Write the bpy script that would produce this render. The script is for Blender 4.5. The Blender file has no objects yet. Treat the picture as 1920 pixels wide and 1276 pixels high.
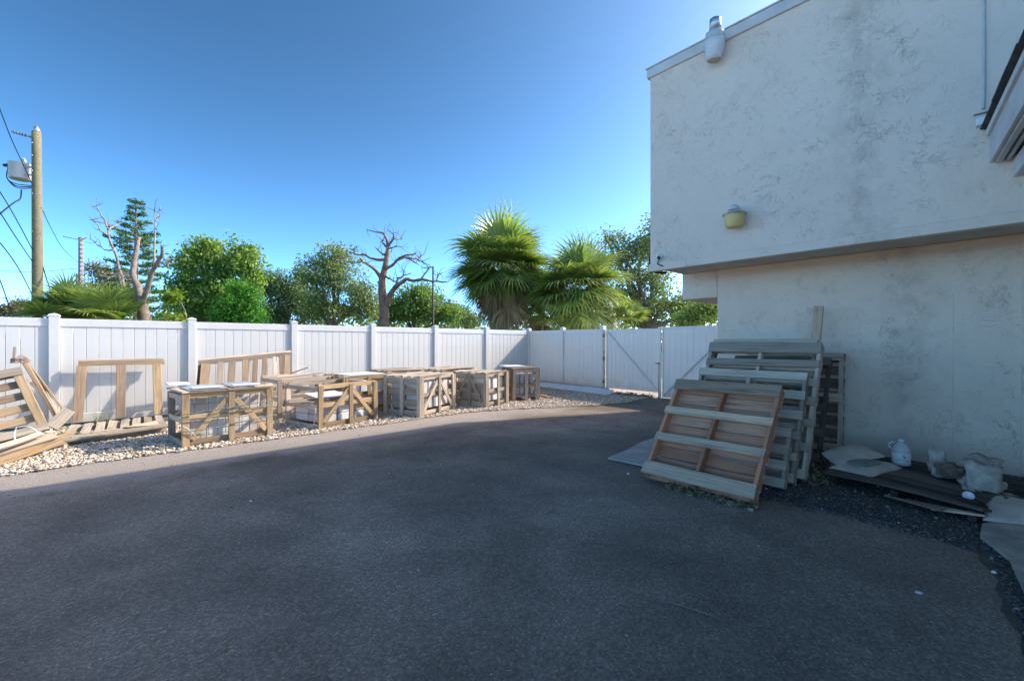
import bpy, bmesh, math, random
import numpy as np
from mathutils import Vector, Matrix, noise

# ------------------------------------------------------------------ camera, sky, sun, exposure
# site frame: x runs along the white fence, y runs from the stucco building towards the fence, metres
YAW = math.radians(47.5)
CT, ST = math.cos(YAW), math.sin(YAW)
FPX, HOR, EYE = 815.0, 642.0, 1.40
scene = bpy.context.scene
col = scene.collection
cam_d = bpy.data.cameras.new('camera')
cam = bpy.data.objects.new('camera', cam_d)
col.objects.link(cam)
cam.location = (0, 0, EYE)
cam.rotation_euler = (math.radians(90), 0, YAW - math.radians(90))
cam_d.sensor_width = 36.0
cam_d.lens = FPX / 1920 * 36.0
cam_d.shift_y = (HOR - 638) / 1920
cam_d.clip_start = 0.05
cam_d.clip_end = 3000
scene.camera = cam

SUN_TO = Vector((1.25, -0.51, 1.0)).normalized()
world = bpy.data.worlds.new('World')
scene.world = world
world.use_nodes = True
wn = world.node_tree
for n in list(wn.nodes):
    wn.nodes.remove(n)
wo = wn.nodes.new('ShaderNodeOutputWorld')
bg = wn.nodes.new('ShaderNodeBackground')
sky = wn.nodes.new('ShaderNodeTexSky')
sky.sky_type = 'NISHITA'
sky.sun_disc = False
sky.sun_elevation = math.asin(SUN_TO.z)
sky.sun_rotation = math.atan2(SUN_TO.x, SUN_TO.y)
sky.air_density = 0.36
sky.dust_density = 0.78
sky.ozone_density = 2.0
hsv = wn.nodes.new('ShaderNodeHueSaturation')
hsv.inputs['Hue'].default_value = 0.478
hsv.inputs['Saturation'].default_value = 1.0
hsv.inputs['Value'].default_value = 0.85
bg.inputs['Strength'].default_value = 0.15
gam = wn.nodes.new('ShaderNodeGamma')
gam.inputs['Gamma'].default_value = 1.55
wn.links.new(sky.outputs['Color'], gam.inputs['Color'])
wn.links.new(gam.outputs['Color'], hsv.inputs['Color'])
wn.links.new(hsv.outputs['Color'], bg.inputs['Color'])
wn.links.new(bg.outputs['Background'], wo.inputs['Surface'])

sun_d = bpy.data.lights.new('sun', 'SUN')
sun_d.energy = 2.6
sun_d.angle = math.radians(0.53)
sun_d.color = (1.0, 0.91, 0.77)
sun = bpy.data.objects.new('sun', sun_d)
col.objects.link(sun)
sun.rotation_euler = SUN_TO.to_track_quat('Z', 'Y').to_euler()
sun.location = (20, -10, 30)

vs = scene.view_settings
vs.view_transform = 'Standard'
vs.look = 'None'
vs.gamma = 1.0
vs.use_curve_mapping = False
vs.exposure = 1.16
scene.cycles.max_bounces = 8
scene.cycles.diffuse_bounces = 5
scene.cycles.transparent_max_bounces = 8
scene.cycles.use_denoising = True

random.seed(7)
RNG = np.random.default_rng(7)

# ------------------------------------------------------------------ calibration helpers (photo pixel -> place)
def at(px, py, d):
    """point seen at photo pixel (px, py) at depth d metres along the view axis"""
    r = (px - 960) / FPX * d
    return Vector((d * CT + r * ST, d * ST - r * CT, EYE + (HOR - py) / FPX * d))

def gp(px, py, z=0.0):
    d = FPX * (EYE - z) / (py - HOR)
    v = at(px, py, d)
    v.z = z
    return v

def onx(px, py, X):
    t = (px - 960) / FPX
    return at(px, py, X / (CT + t * ST))

def ony(px, py, Y):
    t = (px - 960) / FPX
    return at(px, py, Y / (ST - t * CT))

# ------------------------------------------------------------------ materials
MATS = {}
def nodes_of(name):
    m = bpy.data.materials.new(name)
    m.use_nodes = True
    nt = m.node_tree
    b = nt.nodes['Principled BSDF']
    MATS[name] = m
    return m, nt, b

def N(nt, t, **kw):
    n = nt.nodes.new(t)
    for k, v in kw.items():
        if k in n.inputs:
            n.inputs[k].default_value = v
        else:
            setattr(n, k, v)
    return n

def L(nt, a, b):
    nt.links.new(a, b)

def ramp(nt, fac, stops, interp='LINEAR'):
    r = nt.nodes.new('ShaderNodeValToRGB')
    r.color_ramp.interpolation = interp
    e = r.color_ramp.elements
    while len(e) < len(stops):
        e.new(0.5)
    for i, (p, c) in enumerate(stops):
        e[i].position = p
        e[i].color = (c[0], c[1], c[2], 1) if hasattr(c, '__len__') else (c, c, c, 1)
    L(nt, fac, r.inputs['Fac'])
    return r.outputs['Color']

def mixc(nt, fac, a, b, mode='MIX'):
    m = nt.nodes.new('ShaderNodeMix')
    m.data_type = 'RGBA'
    m.blend_type = mode
    for i, v in ((0, fac), (6, a), (7, b)):
        s = m.inputs[i]
        if isinstance(v, bpy.types.NodeSocket):
            L(nt, v, s)
        elif hasattr(v, '__len__'):
            s.default_value = (v[0], v[1], v[2], 1)
        else:
            s.default_value = v if i == 0 else (v, v, v, 1)
    return m.outputs[2]

def math_(nt, op, a, b=None, clamp=False):
    m = nt.nodes.new('ShaderNodeMath')
    m.operation = op
    m.use_clamp = clamp
    for s, v in ((m.inputs[0], a), (m.inputs[1], b)):
        if v is None:
            continue
        if isinstance(v, bpy.types.NodeSocket):
            L(nt, v, s)
        else:
            s.default_value = v
    return m.outputs[0]

def objcoord(nt, scale=(1, 1, 1), rnd=0.0):
    tc = nt.nodes.new('ShaderNodeTexCoord')
    mp = nt.nodes.new('ShaderNodeMapping')
    mp.inputs['Scale'].default_value = scale
    L(nt, tc.outputs['Object'], mp.inputs['Vector'])
    if rnd:
        oi = nt.nodes.new('ShaderNodeObjectInfo')
        L(nt, math_(nt, 'MULTIPLY', oi.outputs['Random'], rnd), mp.inputs['Location'])
    return mp.outputs['Vector']

def noise_(nt, vec, scale, detail=3, rough=0.55, dist=0.0):
    n = nt.nodes.new('ShaderNodeTexNoise')
    n.inputs['Scale'].default_value = scale
    n.inputs['Detail'].default_value = detail
    n.inputs['Roughness'].default_value = rough
    n.inputs['Distortion'].default_value = dist
    L(nt, vec, n.inputs['Vector'])
    return n.outputs['Fac']

def bump_(nt, b, h, strength=0.5, dist=0.01):
    bp = nt.nodes.new('ShaderNodeBump')
    bp.inputs['Strength'].default_value = strength
    bp.inputs['Distance'].default_value = dist
    L(nt, h, bp.inputs['Height'])
    L(nt, bp.outputs['Normal'], b.inputs['Normal'])

def plain(name, c, rough=0.6, metal=0.0, var=0.12, scale=9.0, bump=0.0):
    m, nt, b = nodes_of(name)
    v = objcoord(nt, rnd=40)
    f = noise_(nt, v, scale, 5, 0.6)
    lo = [x * (1 - var) for x in c]
    hi = [min(1, x * (1 + var)) for x in c]
    L(nt, ramp(nt, f, [(0.3, lo), (0.7, hi)]), b.inputs['Base Color'])
    b.inputs['Roughness'].default_value = rough
    b.inputs['Metallic'].default_value = metal
    if bump:
        bump_(nt, b, noise_(nt, v, scale * 6, 4), bump, 0.004)
    return m

def wood(name, c, grey=(0.30, 0.27, 0.24), greyness=0.35, contrast=0.45, stain=0.35):
    m, nt, b = nodes_of(name)
    v = objcoord(nt, (1, 1, 1), rnd=60)
    mp = nt.nodes.new('ShaderNodeMapping')
    mp.inputs['Scale'].default_value = (2.2, 38, 38)
    L(nt, v, mp.inputs['Vector'])
    g = noise_(nt, mp.outputs['Vector'], 1.0, 6, 0.65, 0.6)
    dark = [x * (1 - contrast) for x in c]
    lite = [min(1, x * (1 + contrast * 0.6)) for x in c]
    base = ramp(nt, g, [(0.28, dark), (0.5, c), (0.72, lite)])
    big = noise_(nt, v, 5.0, 5, 0.65)
    gm = ramp(nt, big, [(0.5 - greyness * 0.55, 1.0), (0.82 - greyness * 0.3, 0.0)])
    gcol = ramp(nt, g, [(0.3, [x * 0.6 for x in grey]), (0.7, [x * 1.25 for x in grey])])
    gm2 = math_(nt, 'MULTIPLY', gm, greyness * 1.6, True)
    cc = mixc(nt, gm2, base, gcol)
    # dark knots and water stains
    kn = noise_(nt, mp.outputs['Vector'], 0.42, 3, 0.5, 1.2)
    st = ramp(nt, kn, [(0.62, 0.0), (0.74, 1.0)])
    cc = mixc(nt, math_(nt, 'MULTIPLY', st, stain), cc, [x * 0.28 for x in c])
    oi = nt.nodes.new('ShaderNodeObjectInfo')
    tone = ramp(nt, oi.outputs['Random'], [(0.0, (0.60, 0.58, 0.56)), (0.5, (0.92, 0.92, 0.92)), (1.0, (1.20, 1.15, 1.08))])
    cc = mixc(nt, 1.0, cc, tone, 'MULTIPLY')
    L(nt, cc, b.inputs['Base Color'])
    b.inputs['Roughness'].default_value = 0.82
    b.inputs['Specular IOR Level'].default_value = 0.25
    bump_(nt, b, g, 0.55, 0.004)
    return m

wood('wood_tan', (0.47, 0.31, 0.155), (0.40, 0.33, 0.255), 0.42, 0.5, 0.5)
wood('wood_pale', (0.50, 0.40, 0.28), (0.42, 0.38, 0.33), 0.45)
wood('wood_brown', (0.36, 0.24, 0.14), (0.30, 0.25, 0.20), 0.40)
wood('wood_grey', (0.53, 0.42, 0.32), (0.50, 0.425, 0.35), 0.60, 0.4)
wood('wood_oldgrey', (0.50, 0.385, 0.285), (0.48, 0.395, 0.315), 0.65, 0.45, 0.6)
wood('wood_red', (0.56, 0.24, 0.13), (0.42, 0.26, 0.18), 0.22, 0.35, 0.6)
wood('wood_face', (0.60, 0.41, 0.275), (0.44, 0.345, 0.27), 0.40, 0.30, 0.75)
wood('wood_redpale', (0.62, 0.33, 0.20), (0.46, 0.30, 0.22), 0.25, 0.35, 0.7)
wood('wood_dark', (0.18, 0.13, 0.095), (0.10, 0.095, 0.09), 0.5, 0.5)
wood('wood_black', (0.05, 0.045, 0.04), (0.06, 0.058, 0.055), 0.5, 0.5)
wood('wood_pole', (0.22, 0.185, 0.105), (0.17, 0.155, 0.11), 0.5, 0.35)

def mat_vinyl():
    m, nt, b = nodes_of('white_vinyl')
    v = objcoord(nt)
    f = noise_(nt, v, 1.7, 5, 0.6)
    g = noise_(nt, v, 16, 4, 0.6)
    c1 = ramp(nt, f, [(0.3, (0.72, 0.695, 0.65)), (0.65, (0.80, 0.775, 0.725))])
    # splash dirt: a thin uneven tan film low on the boards
    c2 = mixc(nt, ramp(nt, g, [(0.58, 0.0), (0.8, 0.16)]), c1, (0.55, 0.50, 0.43))
    geo = nt.nodes.new('ShaderNodeNewGeometry')
    sz = nt.nodes.new('ShaderNodeSeparateXYZ')
    L(nt, geo.outputs['Position'], sz.inputs[0])
    ns = nt.nodes.new('ShaderNodeTexNoise')
    ns.inputs['Scale'].default_value = 5.0
    ns.inputs['Detail'].default_value = 5
    L(nt, geo.outputs['Position'], ns.inputs['Vector'])
    hz = math_(nt, 'SUBTRACT', math_(nt, 'MULTIPLY', ns.outputs['Fac'], 0.75), sz.outputs['Z'])
    c2 = mixc(nt, ramp(nt, hz, [(0.0, 0.0), (0.35, 0.42)]), c2, (0.46, 0.40, 0.33))
    run = nt.nodes.new('ShaderNodeTexNoise')
    run.inputs['Scale'].default_value = 1.0
    run.inputs['Detail'].default_value = 5
    mpr = nt.nodes.new('ShaderNodeMapping')
    mpr.inputs['Scale'].default_value = (16, 16, 0.8)
    L(nt, geo.outputs['Position'], mpr.inputs['Vector'])
    L(nt, mpr.outputs['Vector'], run.inputs['Vector'])
    c2 = mixc(nt, ramp(nt, run.outputs['Fac'], [(0.55, 0.0), (0.78, 0.22)]), c2, (0.50, 0.48, 0.44))
    L(nt, c2, b.inputs['Base Color'])
    b.inputs['Roughness'].default_value = 0.42
    out = nt.nodes['Material Output']
    tr = N(nt, 'ShaderNodeBsdfTranslucent')
    tr.inputs['Color'].default_value = (0.82, 0.80, 0.74, 1)
    mx = N(nt, 'ShaderNodeMixShader')
    mx.inputs[0].default_value = 0.13
    L(nt, b.outputs[0], mx.inputs[1])
    L(nt, tr.outputs[0], mx.inputs[2])
    L(nt, mx.outputs[0], out.inputs['Surface'])
mat_vinyl()

def mat_stucco(name, base, warm, run_y=1.7):
    m, nt, b = nodes_of(name)
    v = objcoord(nt)
    wob = nt.nodes.new('ShaderNodeTexNoise')
    wob.inputs['Scale'].default_value = 2.6
    wob.inputs['Detail'].default_value = 3
    L(nt, v, wob.inputs['Vector'])
    vm = nt.nodes.new('ShaderNodeVectorMath')
    vm.operation = 'MULTIPLY_ADD'
    L(nt, wob.outputs['Color'], vm.inputs[0])
    vm.inputs[1].default_value = (0.35, 0.35, 0.35)
    L(nt, v, vm.inputs[2])
    # skip trowel: flat plates with short raised curling lips
    p1 = noise_(nt, vm.outputs[0], 7.5, 5, 0.60, 0.5)
    lip = ramp(nt, p1, [(0.475, 0.0), (0.505, 1.0), (0.54, 0.3), (0.62, 0.0)])
    p2 = noise_(nt, vm.outputs[0], 15.0, 4, 0.6, 0.7)
    lip2 = ramp(nt, p2, [(0.52, 0.0), (0.54, 0.8), (0.575, 0.1), (0.66, 0.0)])
    msk = ramp(nt, noise_(nt, v, 4.6, 4, 0.65), [(0.49, 0.03), (0.64, 0.85)])
    msk2 = ramp(nt, noise_(nt, v, 6.5, 4, 0.65), [(0.48, 0.0), (0.62, 0.8)])
    fine = noise_(nt, v, 60, 4, 0.6)
    zone = ramp(nt, noise_(nt, v, 1.1, 3, 0.6), [(0.35, 0.15), (0.65, 1.0)])
    h = math_(nt, 'MULTIPLY', zone, math_(nt, 'ADD', math_(nt, 'MULTIPLY', lip, msk), math_(nt, 'MULTIPLY', lip2, msk2)))
    h = math_(nt, 'ADD', h, math_(nt, 'MULTIPLY', fine, 0.45))
    h = math_(nt, 'ADD', h, math_(nt, 'MULTIPLY', p1, 0.8))
    bump_(nt, b, h, 0.85, 0.010)
    f = noise_(nt, v, 0.9, 5, 0.6)
    c = ramp(nt, f, [(0.3, base), (0.7, warm)])
    # mildew: vertical blotches below the roof and soot round them
    mp = nt.nodes.new('ShaderNodeMapping')
    mp.inputs['Scale'].default_value = (1.6, 1.6, 0.55)
    mp.inputs['Location'].default_value = (0.4, 0.15, 0.2)
    L(nt, v, mp.inputs['Vector'])
    sf = noise_(nt, mp.outputs['Vector'], 1.3, 6, 0.72)
    c = mixc(nt, ramp(nt, sf, [(0.60, 0.0), (0.80, 0.26)]), c, [x * 0.62 for x in base])
    sp = noise_(nt, v, 34, 3, 0.6)
    c = mixc(nt, ramp(nt, sp, [(0.66, 0.0), (0.76, 0.22)]), c, [x * 0.5 for x in base])
    # one broad sooty run high on the wall (its own shape, broken up by noise)
    sx = nt.nodes.new('ShaderNodeSeparateXYZ')
    L(nt, v, sx.inputs[0])
    wy = math_(nt, 'ADD', sx.outputs['Y'], math_(nt, 'MULTIPLY', noise_(nt, v, 1.4, 3), 0.5))
    dy = math_(nt, 'DIVIDE', math_(nt, 'SUBTRACT', wy, run_y), 0.30)
    g = math_(nt, 'SUBTRACT', 1.0, math_(nt, 'ABSOLUTE', dy), True)
    brk = ramp(nt, noise_(nt, v, 5.5, 6, 0.7), [(0.38, 0.0), (0.66, 0.62)])
    c = mixc(nt, math_(nt, 'MULTIPLY', g, brk), c, [x * 0.52 for x in base])
    L(nt, c, b.inputs['Base Color'])
    b.inputs['Roughness'].default_value = 0.9
    b.inputs['Specular IOR Level'].default_value = 0.2
mat_stucco('stucco', (0.73, 0.61, 0.50), (0.78, 0.655, 0.54))
mat_stucco('stucco_low', (0.75, 0.61, 0.48), (0.80, 0.655, 0.52))

def mat_asphalt():
    m, nt, b = nodes_of('asphalt')
    v = objcoord(nt)
    vo = nt.nodes.new('ShaderNodeTexVoronoi')
    vo.inputs['Scale'].default_value = 88
    L(nt, v, vo.inputs['Vector'])
    n1 = noise_(nt, v, 210, 3, 0.6)
    n2 = noise_(nt, v, 1.1, 6, 0.62, 0.3)
    n3 = noise_(nt, v, 0.33, 4, 0.55)
    sep = nt.nodes.new('ShaderNodeSeparateColor')
    L(nt, vo.outputs['Color'], sep.inputs[0])
    agg = ramp(nt, sep.outputs[0], [(0.0, (0.15, 0.110, 0.083)), (0.55, (0.232, 0.182, 0.140)), (0.88, (0.31, 0.235, 0.182)), (1.0, (0.40, 0.325, 0.265))])
    c = mixc(nt, ramp(nt, n1, [(0.35, 0.0), (0.7, 0.65)]), agg, (0.185, 0.146, 0.113))
    c = mixc(nt, 1.0, c, ramp(nt, n2, [(0.28, 0.66), (0.5, 0.97), (0.72, 1.40)]), 'MULTIPLY')
    c = mixc(nt, 1.0, c, ramp(nt, n3, [(0.3, 0.66), (0.7, 1.35)]), 'MULTIPLY')
    # scuffed dusty smears
    mp = nt.nodes.new('ShaderNodeMapping')
    mp.inputs['Scale'].default_value = (0.9, 2.2, 1)
    mp.inputs['Rotation'].default_value = (0, 0, 0.25)
    L(nt, v, mp.inputs['Vector'])
    d1 = noise_(nt, mp.outputs['Vector'], 1.9, 7, 0.72, 0.5)
    c = mixc(nt, ramp(nt, d1, [(0.58, 0.0), (0.78, 0.34)]), c, (0.36, 0.31, 0.26))
    oil = noise_(nt, v, 2.7, 4, 0.6, 0.4)
    c = mixc(nt, ramp(nt, oil, [(0.66, 0.0), (0.74, 0.5)]), c, (0.075, 0.06, 0.048))
    wisp = nt.nodes.new('ShaderNodeMapping')
    wisp.inputs['Scale'].default_value = (7.0, 1.6, 1)
    wisp.inputs['Rotation'].default_value = (0, 0, 0.9)
    L(nt, v, wisp.inputs['Vector'])
    c = mixc(nt, ramp(nt, noise_(nt, wisp.outputs['Vector'], 2.3, 6, 0.75, 1.0), [(0.66, 0.0), (0.80, 0.4)]), c, (0.42, 0.36, 0.30))
    # limestone dusting off the gravel bed, plus sun brightness painted into the strip
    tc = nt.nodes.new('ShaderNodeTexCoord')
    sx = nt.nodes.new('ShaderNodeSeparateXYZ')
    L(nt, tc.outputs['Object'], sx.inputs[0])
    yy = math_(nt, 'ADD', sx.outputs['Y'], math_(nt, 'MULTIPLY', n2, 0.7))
    lit_dust = ramp(nt, math_(nt, 'DIVIDE', math_(nt, 'SUBTRACT', yy, 6.15), 0.8, True), [(0.0, 0.0), (0.4, 0.6), (1.0, 0.92)])
    c = mixc(nt, lit_dust, c, (0.40, 0.335, 0.285))
    L(nt, c, b.inputs['Base Color'])
    b.inputs['Roughness'].default_value = 0.88
    b.inputs['Specular IOR Level'].default_value = 0.3
    h = math_(nt, 'ADD', math_(nt, 'MULTIPLY', vo.outputs['Distance'], -1.0), math_(nt, 'MULTIPLY', n1, 0.5))
    bump_(nt, b, h, 0.9, 0.007)
mat_asphalt()

def mat_tint(name, stops, rough=0.7, trans=0.0, trcol=None, var=0.0, spec=0.35):
    """colour from a per-piece random 'tint' attribute (leaves, stones)"""
    m, nt, b = nodes_of(name)
    at_ = nt.nodes.new('ShaderNodeAttribute')
    at_.attribute_name = 'tint'
    c = ramp(nt, at_.outputs['Fac'], stops)
    if var:
        v = objcoord(nt)
        c = mixc(nt, 1.0, c, ramp(nt, noise_(nt, v, var, 4, 0.6), [(0.3, 0.72), (0.7, 1.25)]), 'MULTIPLY')
    L(nt, c, b.inputs['Base Color'])
    b.inputs['Roughness'].default_value = rough
    b.inputs['Specular IOR Level'].default_value = spec
    if trans:
        out = nt.nodes['Material Output']
        tr = N(nt, 'ShaderNodeBsdfTranslucent')
        L(nt, mixc(nt, 1.0, c, trcol or (1.3, 1.5, 0.7), 'MULTIPLY'), tr.inputs['Color'])
        mx = N(nt, 'ShaderNodeMixShader')
        mx.inputs[0].default_value = trans
        L(nt, b.outputs[0], mx.inputs[1])
        L(nt, tr.outputs[0], mx.inputs[2])
        L(nt, mx.outputs[0], out.inputs['Surface'])
    return m

mat_tint('leaf_green', [(0, (0.093, 0.168, 0.038)), (0.5, (0.220, 0.335, 0.066)), (1, (0.468, 0.515, 0.105))], 0.5, 0.35)
mat_tint('leaf_bright', [(0, (0.058, 0.157, 0.027)), (0.5, (0.117, 0.315, 0.040)), (1, (0.231, 0.464, 0.066))], 0.5, 0.35)
mat_tint('leaf_olive', [(0, (0.120, 0.164, 0.057)), (0.5, (0.225, 0.278, 0.101)), (1, (0.425, 0.438, 0.172))], 0.55, 0.28)
mat_tint('leaf_dark', [(0, (0.084, 0.132, 0.054)), (0.5, (0.162, 0.232, 0.089)), (1, (0.355, 0.384, 0.162))], 0.55, 0.25)
mat_tint('leaf_lush', [(0, (0.091, 0.160, 0.045)), (0.5, (0.196, 0.290, 0.075)), (1, (0.419, 0.450, 0.126))], 0.5, 0.32)
mat_tint('leaf_yellow', [(0, (0.14, 0.21, 0.02)), (1, (0.34, 0.40, 0.05))], 0.5, 0.4)
mat_tint('leaf_brown', [(0, (0.109, 0.085, 0.046)), (0.5, (0.232, 0.171, 0.085)), (1, (0.310, 0.279, 0.109))], 0.7, 0.2)
mat_tint('pine_needles', [(0, (0.044, 0.101, 0.040)), (0.5, (0.091, 0.181, 0.056)), (1, (0.181, 0.282, 0.081))], 0.6, 0.2)
mat_tint('palm_leaf', [(0, (0.084, 0.150, 0.041)), (0.5, (0.204, 0.279, 0.067)), (1, (0.477, 0.484, 0.158))], 0.38, 0.32, spec=0.6)
mat_tint('palm_dead', [(0, (0.180, 0.112, 0.053)), (0.5, (0.360, 0.232, 0.112)), (1, (0.570, 0.405, 0.225))], 0.75, 0.15)
mat_tint('river_stone', [(0, (0.36, 0.24, 0.15)), (0.2, (0.54, 0.40, 0.27)), (0.45, (0.62, 0.50, 0.38)), (0.7, (0.68, 0.59, 0.48)), (0.88, (0.70, 0.65, 0.57)), (1, (0.48, 0.45, 0.42))], 0.75, var=30)
mat_tint('dark_grit', [(0, (0.03, 0.03, 0.03)), (0.6, (0.09, 0.085, 0.08)), (0.9, (0.19, 0.18, 0.17)), (1, (0.42, 0.40, 0.37))], 0.85)
mat_tint('litter', [(0, (0.10, 0.075, 0.045)), (0.6, (0.22, 0.17, 0.10)), (1, (0.42, 0.36, 0.24))], 0.85, 0.1)
mat_tint('pebble', [(0, (0.12, 0.12, 0.115)), (0.7, (0.30, 0.29, 0.27)), (1, (0.62, 0.60, 0.56))], 0.8)

plain('bark_tan', (0.26, 0.195, 0.15), 0.9, 0, 0.4, 6, 0.8)
plain('bark_red', (0.29, 0.155, 0.10), 0.9, 0, 0.5, 5, 0.8)
plain('bark_grey', (0.20, 0.165, 0.14), 0.9, 0, 0.4, 5, 0.8)
plain('bark_pale', (0.30, 0.25, 0.21), 0.9, 0, 0.3, 5, 0.6)
plain('galvanised', (0.50, 0.51, 0.53), 0.42, 0.85, 0.15, 14)
plain('painted_grey', (0.52, 0.53, 0.54), 0.5, 0, 0.1, 8)
plain('transformer_grey', (0.62, 0.62, 0.61), 0.45, 0, 0.1, 6)
plain('black_rubber', (0.03, 0.03, 0.032), 0.6, 0, 0.2)
plain('wire_black', (0.022, 0.024, 0.03), 0.5, 0, 0.1)
plain('steel_dark', (0.16, 0.155, 0.15), 0.55, 0.5, 0.3)
plain('white_paint', (0.66, 0.66, 0.65), 0.55, 0, 0.1, 5)
plain('fascia_paint', (0.56, 0.55, 0.53), 0.6, 0, 0.14, 4)
plain('soffit_paint', (0.56, 0.49, 0.42), 0.85, 0, 0.15, 3, 0.4)
plain('eave_soffit', (0.22, 0.205, 0.19), 0.85, 0, 0.15, 3)
plain('shingle', (0.07, 0.068, 0.066), 0.95, 0, 0.35, 12, 0.8)
plain('lens_yellow', (0.66, 0.49, 0.17), 0.35, 0, 0.15, 8)
plain('lens_grey', (0.62, 0.62, 0.63), 0.3, 0, 0.1, 8)
plain('lens_rust', (0.42, 0.33, 0.22), 0.6, 0, 0.4, 12)
plain('camera_white', (0.75, 0.75, 0.75), 0.35)
plain('jug_plastic', (0.52, 0.50, 0.47), 0.35, 0, 0.05)
plain('label_print', (0.60, 0.60, 0.58), 0.5, 0, 0.06, 30)
plain('ink', (0.12, 0.12, 0.12), 0.6, 0, 0.1)
plain('bag_plastic', (0.50, 0.43, 0.36), 0.42, 0, 0.25, 5, 0.9)
plain('bag_print', (0.16, 0.19, 0.17), 0.45, 0, 0.3, 16)
plain('paper_trash', (0.38, 0.32, 0.26), 0.7, 0, 0.45, 12, 0.6)
plain('concrete', (0.42, 0.365, 0.305), 0.9, 0, 0.22, 4, 0.6)
plain('bounce_pale', (0.58, 0.55, 0.49), 0.95, 0, 0.15, 3, 0.6)  # pale ground added out of view for bounce light
plain('kerb_concrete', (0.34, 0.29, 0.24), 0.9, 0, 0.35, 6, 0.8)
plain('stone_white', (0.70, 0.68, 0.65), 0.7, 0, 0.12, 5, 0.4)
plain('stone_pink', (0.60, 0.53, 0.48), 0.75, 0, 0.15, 5, 0.4)
plain('stone_grey', (0.46, 0.45, 0.44), 0.75, 0, 0.18, 5, 0.4)
plain('sheet_blue', (0.30, 0.36, 0.40), 0.28, 0, 0.15, 3)
plain('sheet_white', (0.74, 0.75, 0.76), 0.35, 0, 0.1, 4)
plain('strap_green', (0.16, 0.20, 0.16), 0.5, 0, 0.2, 20)
plain('strap_white', (0.70, 0.68, 0.62), 0.6)
plain('grass_far', (0.07, 0.10, 0.03), 0.95, 0, 0.4, 0.6)
plain('gravel_bed', (0.42, 0.35, 0.26), 0.95, 0, 0.35, 28, 1.0)
plain('dirt', (0.085, 0.07, 0.055), 0.95, 0, 0.45, 14, 1.0)
plain('gate_post', (0.52, 0.47, 0.33), 0.7, 0, 0.25, 10)
plain('mesh_wire', (0.14, 0.16, 0.14), 0.5, 0.3, 0.2)
plain('weed', (0.22, 0.30, 0.05), 0.6, 0, 0.2)
plain('reflector', (0.66, 0.64, 0.5), 0.4)

# ------------------------------------------------------------------ object helpers
WM = {}          # world matrix of every object made here, by name
def tag(o, label=None, cat=None, group=None, kind=None):
    if label: o['label'] = label
    if cat: o['category'] = cat
    if group: o['group'] = group
    if kind: o['kind'] = kind
    return o

def thing(name, label, cat, loc=(0, 0, 0), group=None):
    o = bpy.data.objects.new(name, None)
    o.empty_display_size = 0.1
    col.objects.link(o)
    o.location = loc
    WM[o.name] = Matrix.Translation(Vector(loc))
    return tag(o, label, cat, group)

def link(name, me, mat, parent=None, M=None):
    o = bpy.data.objects.new(name, me)
    col.objects.link(o)
    if mat and not me.materials:
        me.materials.append(MATS[mat])
    M = M or Matrix.Identity(4)
    WM[o.name] = M
    if parent:
        o.parent = parent
        o.matrix_basis = WM[parent.name].inverted() @ M
    else:
        o.matrix_basis = M
    return o

def frame(origin, xdir, up):
    x = Vector(xdir).normalized()
    u = Vector(up)
    y = u.cross(x)
    if y.length < 1e-6:
        y = Vector((0, 1, 0)).cross(x)
    y.normalize()
    z = x.cross(y)
    M = Matrix((x, y, z)).transposed().to_4x4()
    M.translation = Vector(origin)
    return M

def board(name, p0, p1, w, t, up, mat, parent=None, warp=0.004, ch=None, rough=True):
    """a sawn board from p0 to p1 (centre line); w across, t thick along 'up'"""
    p0, p1 = Vector(p0), Vector(p1)
    ln = (p1 - p0).length
    M = frame((p0 + p1) / 2, p1 - p0, up)
    ch = ch if ch is not None else min(w, t) * 0.12
    segs = 3 if ln > 0.5 and warp else 1
    hw, ht = w / 2, t / 2
    prof = [(-hw + ch, -ht), (hw - ch, -ht), (hw, -ht + ch), (hw, ht - ch), (hw - ch, ht), (-hw + ch, ht), (-hw, ht - ch), (-hw, -ht + ch)]
    vs_, fs = [], []
    wz = random.uniform(-1, 1) * warp * 2
    wy = random.uniform(-1, 1) * warp
    tw = random.uniform(-1, 1) * warp * 3
    for i in range(segs + 1):
        f = i / segs
        x = -ln / 2 + ln * f
        bow = 1 - (2 * f - 1) ** 2
        e = 0
        if rough and i in (0, segs):
            e = random.uniform(-0.5, 0.5) * min(0.012, w * 0.1)
        for (y, z) in prof:
            vs_.append((x + e * (y / hw), y + wy * bow, z + wz * bow + tw * (f - 0.5) * y / hw))
    for i in range(segs):
        for k in range(8):
            a, b_ = i * 8 + k, i * 8 + (k + 1) % 8
            fs.append((a, b_, b_ + 8, a + 8))
    fs.append(tuple(range(7, -1, -1)))
    fs.append(tuple(segs * 8 + k for k in range(8)))
    me = bpy.data.meshes.new(name)
    me.from_pydata(vs_, [], fs)
    return link(name, me, mat, parent, M)

def box_mesh(name, sx, sy, sz, bev=0.004, seg=1):
    bm = bmesh.new()
    bmesh.ops.create_cube(bm, size=1)
    for v in bm.verts:
        v.co.x *= sx; v.co.y *= sy; v.co.z *= sz
    if bev:
        bmesh.ops.bevel(bm, geom=list(bm.edges), offset=bev, segments=seg, affect='EDGES', profile=0.5)
    me = bpy.data.meshes.new(name)
    bm.to_mesh(me); bm.free()
    return me

def box(name, lo, hi, mat, parent=None, bev=0.004, M=None):
    lo, hi = Vector(lo), Vector(hi)
    s = hi - lo
    me = box_mesh(name, s.x, s.y, s.z, bev)
    T = Matrix.Translation((lo + hi) / 2)
    return link(name, me, mat, parent, (M @ T) if M else T)

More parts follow.
